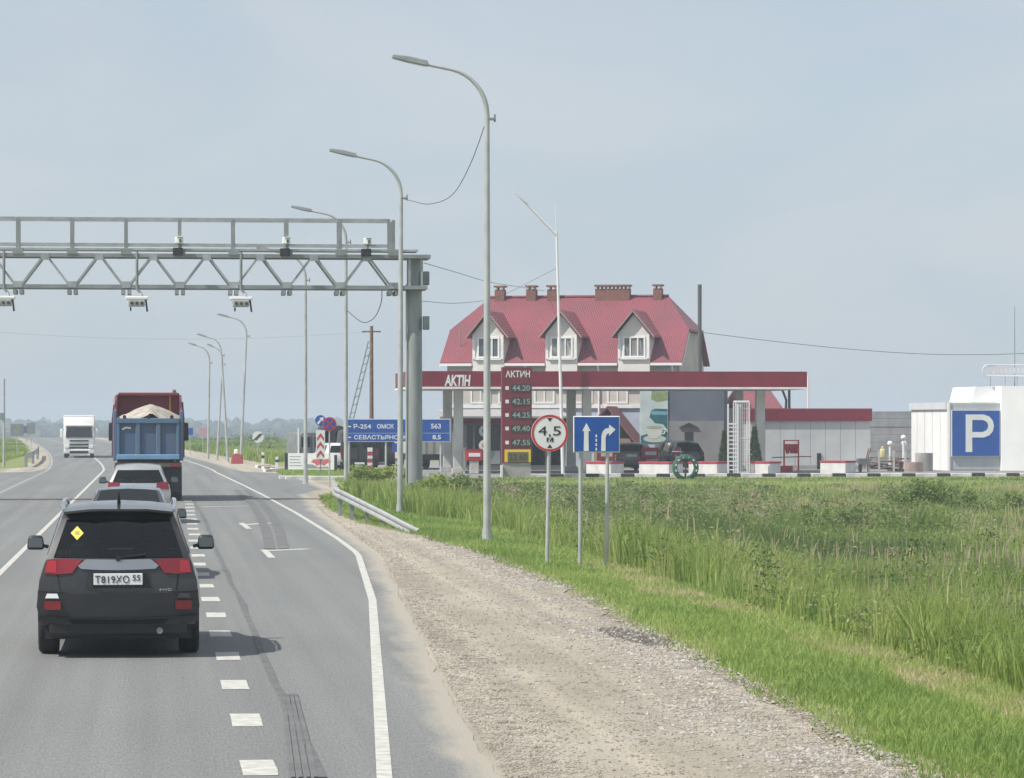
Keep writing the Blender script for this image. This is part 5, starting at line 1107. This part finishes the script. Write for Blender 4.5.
# planter blocks, corner towards the viewer
def block(px, s, L, W_, label, rot=-46):
    t = T(px, s); r = thing('concrete_planter', label, 'planter', R(t,s), RZ+math.radians(rot), 'white concrete planters with red tops on the forecourt')
    MB().box((0,0,.27),(L,W_,.54)).build('box', mat('planter_white', (.62,.61,.58), .8, 0, .15, 2.5), r, .02); MB().box((0,0,.58),(L+.06,W_+.06,.09)).build('red_top', mat('planter_red', (.38,.04,.06), .7, 0, .2, 3), r, .01)
for px, s, L, W_, lb in ((605,160,1.5,1.0,'white planter with red top behind the blue lane sign'),(661,159.5,1.8,1.1,'white planter with red top just left of the painted tyre'),(709,160,1.7,1.0,'white planter with red top right of the painted tyre'),(765,160.5,1.2,.9,'white planter with red top at the right canopy column'),(838,163,1.5,.9,'white planter with red top right of the red fire stand')): block(px, s, L, W_, lb)
# painted tyre
def tyre():
    s = 149.4; t = T(685.5, s); r = thing('painted_tyre', 'upright tyre painted green with white blocks at the kerb', 'tyre', R(t,s,-.12), RZ+.06)
    GR = mat('tyre_green', (.03,.11,.075), .7, 0, .25, 4); mb = MB(); ro, ri, wd = .60, .40, .28
    mb.lathe([(-wd/2,ri),(-wd/2,ro*.86),(-wd*.36,ro*.97),(0,ro),(wd*.36,ro*.97),(wd/2,ro*.86),(wd/2,ri),(-wd/2,ri)], (0,0,ro), 'y', 36); b = mb.build('tyre_body', GR, r, smooth=40)
    for k in range(8):
        a = math.radians(-15+k*30); c, s_ = math.cos(a), math.sin(a)
        MB().bar((ri*1.12*c,-wd/2-.006,ro+ri*1.12*s_),(ro*.84*c,-wd/2-.006,ro+ro*.84*s_),.012,.09).build('white_block', M['white'], b)
    MB().bar((.0,.05,-.1),(.02,.05,.85),.07).build('stake', M['wood'], r)
tyre()
# white ladder and mesh cage
def ladder():
    s = 159; t = T(733.5, s); k = Dp(t,s)/F; r = thing('white_ladder', 'white steel ladder standing before the dark conifer under the canopy', 'ladder', R(t,s), RZ)
    h = CH+(420-404)*k
    for x in (-.26,.20): MB().bar((x,0,0),(x,0,h),.07).build('rail', M['steelw'], r)
    for i in range(16): MB().bar((-.23,0,.25+i*.2),(.17,0,.25+i*.2),.05,.06).build('rung', M['steelw'], r) if .25+i*.2 < h*.72 else None
    MB().bar((-.26,0,h*.72),(.2,0,h*.72),.08).build('rung', M['steelw'], r); MB().bar((.34,.05,0),(.34,.05,h),.06).build('rail', M['steelw'], r)
ladder()
def cage():
    s = 160.3; t = T(742.5, s); k = Dp(t,s)/F; r = thing('gas_bottle_cage', 'white mesh cage right of the ladder under the canopy', 'cage', R(t,s), RZ); h = CH+(420-402)*k
    for x in (-.33,.33):
        for y in (0,.6): MB().bar((x,y,0),(x,y,h),.05).build('corner_post', M['steelw'], r)
    for z in (.1,h*.5,h):
        for y in (0,.6): MB().bar((-.33,y,z),(.33,y,z),.05).build('cross_bar', M['steelw'], r)
    for i in range(7): MB().bar((-.28+i*.093,0,.1),(-.28+i*.093,0,h),.014).build('mesh_wire', M['steelw'], r)
    for z in np.arange(.3,h,.22): MB().bar((-.33,0,z),(.33,0,z),.014).build('mesh_wire', M['steelw'], r)
    MB().bb(-.33,.33,0,.6,h+.0,h+.07).build('top', M['steelw'], r)
cage()
def conifer(px, s, h, rad, label):
    t = T(px, s); r = thing('conifer', label, 'tree', R(t,s), 0, 'small dark conifers by the forecourt'); MB().tube([(0,0,0),(0,0,h*.8)], [.06,.02], 6).build('trunk', M['wood'], r)
    V = []; Fc = []; tv = []
    for i in range(1800):
        z = h*random.random()**1.3; q = rad*(1-z/h)*math.sqrt(random.random())+.02; a = random.uniform(0,6.28); p = Vector((q*math.cos(a), q*math.sin(a), .1+z*.97)); d = Vector((math.cos(a),math.sin(a),.8)).normalized(); e = d.cross(Vector((random.gauss(0,1),random.gauss(0,1),random.gauss(0,1)))).normalized(); c = len(V)
        V += [tuple(p-e*.03), tuple(p+e*.03), tuple(p+d*.14)]; Fc.append((c,c+1,c+2)); tv += [random.random()*.5]*3
    me = bpy.data.meshes.new('crown'); me.from_pydata(V,[],Fc); at = me.attributes.new('tint','FLOAT','POINT'); at.data.foreach_set('value', tv); me.materials.append(L_BUSH); child('crown', me, r)
conifer(724.5, 162, 2.0, .35, 'small dark conifer just left of the white ladder'); conifer(754.5, 163, 2.2, .42, 'small dark conifer between the mesh cage and the right canopy column')
def fire_stand():
    s = 170; t = T(791.5, s); k = Dp(t,s)/F; r = thing('fire_equipment_stand', 'red fire equipment stand with buckets before the grey building', 'stand', R(t,s), RZ); RM = mat('fire_red', (.5,.03,.045), .5)
    X = lambda p: (p-791.5)*k
    Z = lambda y: CH+(420-y)*k
    for p in (784,798.5): MB().bar((X(p),0,0),(X(p),0,Z(440)),.07).build('post', RM if p < 790 else M['signr'], r)
    MB().bb(X(784),X(798.5),-.02,.02,Z(449),Z(444)).build('board', RM, r); MB().bar((X(784),0,Z(440.5)),(X(798.5),0,Z(440.5)),.05).build('top_bar', RM, r)
    for p in (787,791.5,795.5): MB().lathe([(0,.10),(.0,.001)], (X(p),-.14,Z(453.5)), 'z', 12).lathe([(-0.,.09),(.24,.13)], (X(p),-.14,Z(453.5)), 'z', 12).build('bucket', RM, r)
    MB().bar((X(772),.1,Z(457.5)),(X(812),.1,Z(456.5)),.05).build('rail', mat('faded_red', (.35,.06,.06), .6), r); MB().bb(X(774),X(792),-.3,.3,0,.28).build('sand_box', RM, r, .03)
fire_stand()
# single storey building with red fascia
def annex():
    s = 176.5; t0, t1 = T(750, s), T(870.5, s); tm = (t0+t1)/2; h = (t1-t0)/2; r = thing('grey_panel_building', 'single-storey grey panel building with dark red fascia right of the canopy', 'building', R(tm,s), RZ)
    Z = lambda y: Zt(y, tm, s)
    zt, zf = Z(409.5), Z(421)
    MB().bb(-h+.05,h-.05,.06,3.2,-.05,zt-.1).build('wall_core', mat('annex_core', (.3,.3,.3), .8), r)
    n = 8; PM = mat('grey_cladding', (.56,.57,.57), .65, 0, .12, .8)
    for k in range(n): MB().bb(-h+2*h*k/n+.008,-h+2*h*(k+1)/n-.008,0,.06,.2,zf).build('wall_panel', PM, r)
    MB().bb(-h,h,-.02,.06,-.05,.19).build('plinth', M['conc'], r); MB().bb(-h-.06,h+.06,-.12,3.3,zf,zt).build('fascia', M['red'], r); MB().bb(-h-.06,h+.06,-.13,3.3,zt,zt+.06).build('coping', mat('coping_red', (.33,.06,.08), .5), r)
    MB().bb(T(817,s)-tm,T(821,s)-tm,-.06,0,0,.85).build('vent', M['black'], r)
    MB().tube([(T(815.5,s)-tm,2,zt-.2),(T(815.5,s)-tm,2,Z(376))], .05, 8).build('vent_pipe', M['steelw'], r)
annex()
def pink_roof():
    s = 190; t = T(768, s); k = Dp(t,s)/F; r = thing('outbuilding', 'small outbuilding with pink-red roof glimpsed behind the right canopy column', 'building', R(t,s), RZ); X = lambda p: (p-768)*k; Z = lambda y: CH+(420-y)*k
    MB().bb(X(735),X(786),.3,6,-.05,Z(408)).build('wall', mat('outbuilding_wall', (.3,.28,.27), .8), r)
    slab('roof', [(X(737),-.1,Z(411)),(X(785),-.1,Z(411)),(X(779),3,Z(388)),(X(743),3,Z(388))], .1, M['roof'], r); slab('rear_slope', [(X(785),6.4,Z(411)),(X(737),6.4,Z(411)),(X(743),3.02,Z(388)),(X(779),3.02,Z(388))], .1, M['roof'], r)
    MB().tube([(X(786),0,Z(411)),(X(786.5),0,Z(400)),(X(783),0,Z(391)),(X(779),0,Z(386))], .07, 6).build('verge', M['black'], r); MB().tube([(X(789.5),0,0),(X(789.5),0,Z(386))], .08, 6).build('pipe', M['black'], r)
pink_roof()
def slab_wall():
    s = 184; t0, t1 = T(869, s), T(918, s); r = thing('concrete_slab_wall', 'grey wall of stacked concrete slabs between the two right-hand buildings', 'wall', R(t0,s), RZ); zt = Zt(411,(t0+t1)/2,s); n = 7
    for k in range(n):
        for j in range(1): MB().bb(.01,(t1-t0)-.01,random.uniform(-.015,.015),.3,zt*k/n+.008,zt*(k+1)/n-.008).build('wall_slab', mat('slab_grey%d' % random.randint(0,2), (.36+.02*random.randint(-1,1),.37,.37), .85, 0, .2, 1.5), r, .012)
    MB().bb(0,t1-t0,.08,.22,-.05,zt-.02).build('mortar', M['conc'], r)
slab_wall()
# white building with the parking board
def white_building():
    s = 172; x0 = T(948, s); r = thing('white_building', 'bright white building with a large blue P parking board at the right edge', 'building', R(x0,s), RZ); k = Dp(x0,s)/F; X = lambda p: T(p,s)-x0; Z = lambda y: CH+(420-y)*k
    W = mat('white_wall', (.80,.80,.79), .7, 0, .05, 1.); SM = mat('corrugated_white', (.56,.58,.6), .5, .1, .06, 2)
    MB().bb(X(948.3),X(1000),.21,8.6,-.05,Z(404)).build('core', W, r)
    MB().bb(X(948.3)-.10,X(1000)-.1,.25,8.75,Z(409.3),Z(402.3)).build('cornice', mat('cornice_grey', (.60,.62,.63), .6, 0, .08, 2), r)
    for q_ in (1.8,3.6,5.4,7.2): MB().bb(X(948.3)-.008,X(948.3),q_-.02,q_+.02,0,Z(409.6)).build('panel_seam', M['galv'], r)
    sd_ = MB()
    n = 36
    a, b = X(948.3), X(1000)
    for i in range(n): q = a+(b-a)*i/n; sd_.bb(q, q+(b-a)/n*.55, .0, .06, .05, Z(403))
    sd_.bb(a,b,.03,.2,.0,Z(402.8)); sd_.build('corrugated_front', SM, r)
    MB().bb(X(948.2),X(950),-.06,.1,-.05,Z(402)).build('corner_trim', M['white'], r)
    pb = MB().bb(X(951),X(999.6),-.14,-.02,Z(456.5),Z(410)).build('parking_board', M['signw'], r); MB().bb(X(951.5),X(999),-.15,-.135,Z(456),Z(410.6)).build('blue_face', M['signb'], pb)
    q = [(965,452),(965,414.5),(971.5,414.5),(971.5,452)]; MB().prism([(X(x),Z(y)) for x,y in q], -.165, -.15).build('letter_stem', M['signw'], pb)
    o = [(971.5,414.5),(983,414.5),(988.5,416.5),(992,420.5),(993.2,426),(992,431.5),(988.5,435.5),(983,437.5),(971.5,437.5)]; inn = [(971.5,420),(982,420),(985.5,421.5),(987,423.5),(987.5,426),(987,428.5),(985.5,430.5),(982,432),(971.5,432)]
    mb = MB()
    for i in range(len(o)-1):
        P_ = [o[i],o[i+1],inn[i+1],inn[i]]; mb.prism([(X(x),Z(y)) for x,y in P_], -.165, -.15)
    mb.build('letter_bowl', M['signw'], pb)
    slab('right_block', [(X(1000.2),-.3,-.05),(X(1100),-1.9,-.05),(X(1100),-1.9,Z(386)),(X(1000.2),-.3,Z(386))], 8, W, r, (0,1,0))
    slab('upper_block', [(X(977),1.2,Z(403)),(X(1000),1.2,Z(403)),(X(1000),1.2,Z(386.5)),(X(981),1.2,Z(386.5))], 5, W, r, (0,1,0))
    # roof sign frame
    sg = MB(); yy = 1.0
    pts = [(X(992.5),yy,Z(364.5)),(X(1060),yy,Z(364.5))]; sg.tube(pts, .04, 6); sg.tube([(X(992.5),yy,Z(375.5)),(X(1060),yy,Z(375.5))], .04, 6)
    ov = [(X(992.5)+X(0)*0-5*k*math.sin(a_), yy, (Z(364.5)+Z(375.5))/2+5.5*k*math.cos(a_)) for a_ in np.linspace(0, math.pi, 9)]; sg.tube(ov, .04, 6)
    fr = sg.build('roof_sign_frame', mat('roof_sign_pale', (.62,.6,.62), .5), r)
    MB().lathe([(-.02,.16),(-.02,.27),(.02,.27),(.02,.16),(-.02,.16)], (X(995.5),yy,(Z(364.5)+Z(375.5))/2), 'y', 20).build('ring', mat('roof_sign_pale', (.62,.6,.62), .5), fr)
    for q_ in range(9): MB().bb(X(1001+q_*4.2), X(1003.6+q_*4.2), yy-.01, yy+.01, Z(373), Z(367)).build('sign_panel', mat('roof_sign_pale', (.62,.6,.62), .5), fr)
    for p in (995,1010,1022,1040): MB().bar((X(p),yy,Z(387)),(X(p),yy,Z(375.5)),.03).build('sign_leg', M['galvd'], fr)
    MB().tube([(X(1021),1.3,Z(387)),(X(1021),1.3,Z(305))], [.035,.015], 6).build('mast', M['galvd'], r)
white_building()
# yard clutter in front of the slab wall
def bollard(px, s, y, label):
    t = T(px,s); r = thing('garden_light', label, 'lamp', R(t,s), RZ, 'white globe lights in the yard clutter'); z = Zt(y,t,s); MB().tube([(0,0,0),(0,0,z-.1)], .06, 8).build('stem', M['white'], r); MB().lathe([(-.14,.001),(-.11,.10),(0,.15),(.11,.10),(.14,.001)], (0,0,z), 'z', 14).build('globe', M['whitep'], r, smooth=60)
bollard(890, 172, 443.5, 'shorter white globe light in the yard by the slab wall'); bollard(903.5, 171, 437.5, 'taller white globe light in the yard by the slab wall')
bollard(904, 173, 443.2, 'white globe light close behind the tallest one by the slab wall')
def pallet_stack():
    r = thing('timber_stack', 'untidy stack of old timber and pallets by the slab wall', 'timber', gp_flat(885, 169), RZ)
    for i in range(26):
        x, y, z = random.uniform(-1.0,1.0), random.uniform(-.5,.5), random.uniform(.05,.75); a = random.uniform(-.5,.5); L = random.uniform(.6,1.3)
        MB().bar((x-L/2,y,z-L/2*a*.4),(x+L/2,y+random.uniform(-.2,.2),z+L/2*a*.4),.12,.05).build('plank', random.choice([M['wood'], mat('timber_dark',(.10,.07,.06),.9), mat('timber_pale',(.4,.34,.27),.9), mat('timber_red',(.22,.09,.08),.9)]), r)
    for x in (-1.0,-.4,.35,.95): MB().bar((x,-.45,0),(x,-.45,1.1),.09).build('stake', M['concl'], r)
pallet_stack()
def sack(): 
    r = thing('yellow_sack', 'pale yellow sack standing on the timber stack', 'sack', gp_flat(882.5,170,.65), RZ); MB().box((0,0,.25),(.34,.3,.5),taper=(.7,.7)).build('sack_body', mat('sack_yellow',(.6,.55,.25),.8), r, .08, 60, 2); MB().box((0,0,.55),(.12,.12,.12)).build('sack_neck', mat('sack_yellow',(.6,.55,.25),.8), r, .03)
sack()
def ring(px, s, label, rad, h, m):
    r = thing('concrete_ring', label, 'ring', gp_flat(px,s), RZ); MB().lathe([(0,rad),(h,rad),(h,rad*.82),(.05,rad*.82),(.05,.001)], (0,0,0), 'z', 24).build('ring_wall', m, r, smooth=30); MB().lathe([(h*.5,.001),(h*.62,rad*.8)], (0,0,0), 'z', 18).build('soil', M['wood'], r)
ring(924, 170, 'concrete well ring before the white wall', .45, .95, M['conc']); ring(911, 169, 'low dusty pink concrete ring in the yard clutter', .6, .5, mat('ring_pink',(.42,.30,.26),.9,0,.2,3))
def dummy_wheelbarrow():
    r = thing('hand_cart', 'small old hand cart beside the grey panel building', 'cart', gp_flat(864,168), RZ)
    MB().box((0,0,.55),(.55,.5,.3),taper=(1.2,1.2)).build('tray', M['galvd'], r); MB().lathe([(-.05,.001),(-.05,.22),(.05,.22),(.05,.001)], (-.2,0,.22), 'x', 16).build('wheel', M['rubber'], r)
    for y in (-.2,.2): MB().bar((.1,y,.5),(.3,y,1.2),.05).build('handle', M['wood'], r); MB().bar((.25,y,0),(.2,y,.45),.05).build('leg', M['galvd'], r)
dummy_wheelbarrow()
# parked vehicles at the station
pk = Car('parked_car', 'grey car with red tail lights parked under the canopy left of the coffee poster', R(T(632,171),171), RZ, dict(len=4.2, axles=(.85,3.4), wr=.3, ww=.19, ry=.56, rear_y=[.05,.0,.02,.05,.07,.30,.38], rear_belt=.96, zb_r=.32, cv=.1, crown=.04,
    key=[(0,.80,.95,.60,1.38),(.9,.82,.94,.60,1.42),(2.3,.82,.92,.58,1.42),(2.6,.82,.91,.56,1.38),(3.3,.81,.9,.68,.96),(4.0,.78,.8,.64,.84),(4.2,.72,.68,.55,.7)]), mat('grey_green_paint', (.16,.18,.17), .35, .3, coat=.5))
pk.patch('rear_window', pk.rq(4,5,1,5), M['glassd'], .008); pk.side_windows([(.8,1.9),(2.0,2.8)])
for sx in (-1,1): rear_plate(pk, 'tail_light', ([(sx*.78,.72),(sx*.32,.74)], [(sx*.78,.95),(sx*.32,.92)]), M['tail'], .02)
rear_plate(pk, 'number_plate', ([(-.26,.74),(.26,.74)], [(-.26,.86),(.26,.86)]), M['signw'], .02)
p2 = Car('parked_car', 'dark car parked in the shade behind the painted tyre', R(T(691,172),172), RZ+.25, dict(len=4.3, axles=(.85,3.4), wr=.3, ww=.19, ry=.56, rear_y=[.05,.0,.02,.05,.07,.30,.38], rear_belt=.96, zb_r=.32, cv=.1, crown=.05,
    key=[(0,.80,.95,.58,1.45),(.9,.82,.94,.58,1.5),(2.3,.82,.92,.57,1.5),(2.6,.82,.91,.56,1.44),(3.3,.81,.9,.68,.96),(4.0,.78,.8,.64,.84),(4.3,.72,.68,.55,.7)]), P_DARK)
p2.patch('rear_window', p2.rq(4,5,1,5), M['glassd'], .008); p2.side_windows([(.8,1.9),(2.0,2.8)])
for sx in (-1,1): rear_plate(p2, 'tail_light', ([(sx*.78,.74),(sx*.55,.76)], [(sx*.78,.98),(sx*.55,.95)]), M['tail'], .02)
def motorcycle():
    r = thing('motorcycle', 'dark red motorcycle parked beside the dark car below the coffee poster', 'motorcycle', gp_flat(673,165), RZ+math.radians(60))
    for x in (-.72,.72): w_ = MB().lathe([(-.06,.24),(-.06,.29),(0,.31),(.06,.29),(.06,.24),(-.06,.24)], (x,0,.31), 'y', 22).build('wheel', M['rubber'], r, smooth=50); MB().bar((x-.24,0,.31),(x+.24,0,.31),.03).build('spokes', M['chrome'], w_); MB().bar((x,0,.07),(x,0,.55),.03).build('spokes', M['chrome'], w_)
    MB().box((0,0,.48),(.6,.3,.36)).build('engine', M['black'], r, .05); MB().box((.12,0,.86),(.55,.3,.24),taper=(.7,.7)).build('tank', mat('moto_red',(.2,.02,.05),.3,coat=.5), r, .08, 60, 2); MB().box((-.42,0,.86),(.65,.28,.12)).build('seat', M['black'], r, .04)
    MB().bar((.72,0,.31),(.48,0,1.0),.08).build('fork', M['chrome'], r); MB().bar((.48,-.36,1.08),(.48,.36,1.08),.04).build('handlebar', M['chrome'], r); MB().box((.62,0,1.08),(.24,.42,.44),taper=(.6,.7)).build('fairing', mat('moto_red',(.2,.02,.05),.3,coat=.5), r, .05); MB().box((-.75,0,.98),(.32,.4,.34)).build('top_case', M['black'], r, .05)
    MB().bar((.0,.1,.3),(-.8,.16,.32),.09).build('silencer', M['galvd'], r)
motorcycle()
def van(px, s, wd, h, L, m, label, rz=0., name='parked_van', cargo=None):
    r = thing(name, label, 'van', gp_flat(px,s,-.01), RZ+rz); b = MB().prism([(-wd/2,.35),(wd/2,.35),(wd/2,h*.55),(wd/2-.12,h-.08),(wd/2-.25,h),(-wd/2+.25,h),(-wd/2+.12,h-.08),(-wd/2,h*.55)], 0, L).build('body', m, r, .05, 40)
    for sx in (-1,1):
        d = MB().bb(sx*wd*.24-wd*.2,sx*wd*.24+wd*.2,-.03,.0,h*.28,h*.92).build('rear_door', m, b, .02); MB().bb(sx*wd*.24-wd*.15,sx*wd*.24+wd*.15,-.045,-.03,h*.58,h*.86).build('pane', M['glassd'], d); MB().bb(sx*wd*.46-.05,sx*wd*.46+.05,-.04,0,h*.35,h*.55).build('tail_light', M['tail'], b)
    MB().bb(-wd/2,wd/2,-.12,.05,.32,.5).build('bumper', M['black'], b); wm = wheel_meshes(.33,.22,'v')
    for y in (.8,L-.9):
        for sx in (-1,1): add_wheel(r, wm, sx*(wd/2-.12), y, .33)
    MB().bb(-.25,.25,-.13,-.12,.37,.47).build('number_plate', M['signw'], b)
VK = mat('van_dark',(.03,.033,.032),.5,0,.2,2); VG = mat('van_olive',(.06,.065,.05),.5,0,.2,2)
van(359.5, 172, 1.95, 2.1, 4.6, VK, 'dark van parked below the left half of the blue direction sign'); van(380.5, 174, 1.5, 2.15, 4.6, VG, 'dark olive van parked below the middle of the blue direction sign')
van(312, 186, 1.5, 1.95, 5, mat('van_grey',(.16,.17,.17),.6,0,.2,2), 'grey van parked behind the white banner, left of the chevron post', .1); van(333, 184, 1.4, 2.3, 5, VK, 'dark van behind the round no stopping sign')
def striped_post():
    r = thing('striped_barrier_post', 'red and white barrier post standing between the two dark vans', 'post', gp_flat(370,170), RZ); b = MB().bb(-.12,.12,-.1,.1,0,1.25).build('post', M['white'], r)
    for z in (.15,.5,.85): MB().bb(-.125,.125,-.105,.105,z,z+.2).build('red_band', mat('faded_red', (.35,.06,.06), .6), b)
striped_post()
def lorry2():
    r = thing('box_lorry', 'pale box lorry parked behind the direction sign, left of the canopy', 'lorry', gp_flat(434,178,-.01), RZ+.12); k = 178/F
    MB().bb(-.85,.85,0,4.5,.8,2.3).build('cargo_box', mat('lorry_canvas',(.42,.43,.38),.8,0,.2,1.5), r, .04)
    for i in range(5): MB().bb(-.85+i*.4-.02,-.85+i*.4+.02,-.03,0,.85,2.25).build('box_rib', M['galvd'], r)
    MB().bb(-.8,.8,.05,6.5,.5,.78).build('chassis', M['black'], r); cb = MB().prism([(4.7,.5),(6.6,.5),(6.6,1.4),(6.3,2.2),(4.7,2.2)], -.9,.9,'yz').build('cab', mat('lorry_cab',(.5,.5,.48),.5), r, .05); MB().bb(-.8,.8,6.4,6.62,1.4,2.0).build('windscreen', M['glassd'], cb)
    wm = wheel_meshes(.42,.3,'l')
    for y in (1.1,5.7):
        for sx in (-1,1): add_wheel(r, wm, sx*.72, y, .42)
lorry2()
wc = Car('parked_car', 'white car half hidden behind the right end of the white banner', R(T(343,172),172), RZ+.2, dict(len=4.0, axles=(.8,3.2), wr=.3, ww=.19, ry=.5, rear_y=[.05,.0,.02,.05,.07,.26,.34], zb_r=.32, cv=.1, crown=.04, key=[(0,.78,.9,.58,1.36),(.9,.8,.9,.58,1.4),(2.3,.8,.88,.56,1.4),(3.1,.8,.88,.66,.93),(3.8,.77,.8,.64,.84),(4.0,.7,.66,.5,.68)]), mat('white_car_paint',(.7,.7,.69),.3,coat=.5))
wc.patch('rear_window', wc.rq(4,5,1,5), M['glassd'], .008); wc.side_windows([(.8,1.9)])
for sx in (-1,1): rear_plate(wc, 'tail_light', ([(sx*.76,.7),(sx*.5,.72)], [(sx*.76,.9),(sx*.5,.88)]), M['tail'], .02)
# island kerb stones by the chevron sign
def island():
    r = thing('traffic_island', 'grassed traffic island edged with white kerb stones under the chevron post', 'island', R(0,0), 0)
    pts = [R(t,s,-.004) for t,s in [(T(283,168),168),(T(340,168),168),(T(352,152),152),(T(322,147),147),(T(288,151),151)]]
    sheet('grass_patch', pts, [(0,1,2,3,4)][:1], G_GRASS, r)
    me = MB().box((0,0,.07),(1.25,.2,.2)).mesh('kerb_stone', M['kw'], .02)
    for px, s in ((293,150.5),(299.5,149.8),(324,149.3),(331,149.5),(272,172),(279,175),(263,186),(270,181)): o = child('kerb_stone', me, r, R(T(px,s),s,-.03)); o.rotation_euler = (0,0,RZ+random.uniform(-.06,.06)+(.9 if px < 285 else 0))
    b, inf = scatter(4500, T(283,160), T(352,160), 150, 169, None, lambda t,s: -.01)
    g = blades('island_grass', b, np.random.uniform(.08,.3,len(b)), np.full(len(b),.05), np.random.uniform(.1,.7,len(b)), L_SHORT, .6); g.parent = r
island()
# ================================================================== HAZE
hz = MB().bb(-1600,1600,-40,2900,-14,16).build('haze', None, None, kind='stuff'); tag(hz, 'thin pale summer haze over the whole plain', 'haze')
hm = bpy.data.materials.new('haze_air'); hm.use_nodes = True; n = hm.node_tree.nodes; n.remove(n['Principled BSDF']); pv = n.new('ShaderNodeVolumePrincipled')
pv.inputs['Color'].default_value = (.78,.89,1,1); pv.inputs['Density'].default_value = .0006; pv.inputs['Anisotropy'].default_value = .0
hm.node_tree.links.new(pv.outputs[0], n['Material Output'].inputs['Volume']); hz.data.materials.append(hm)
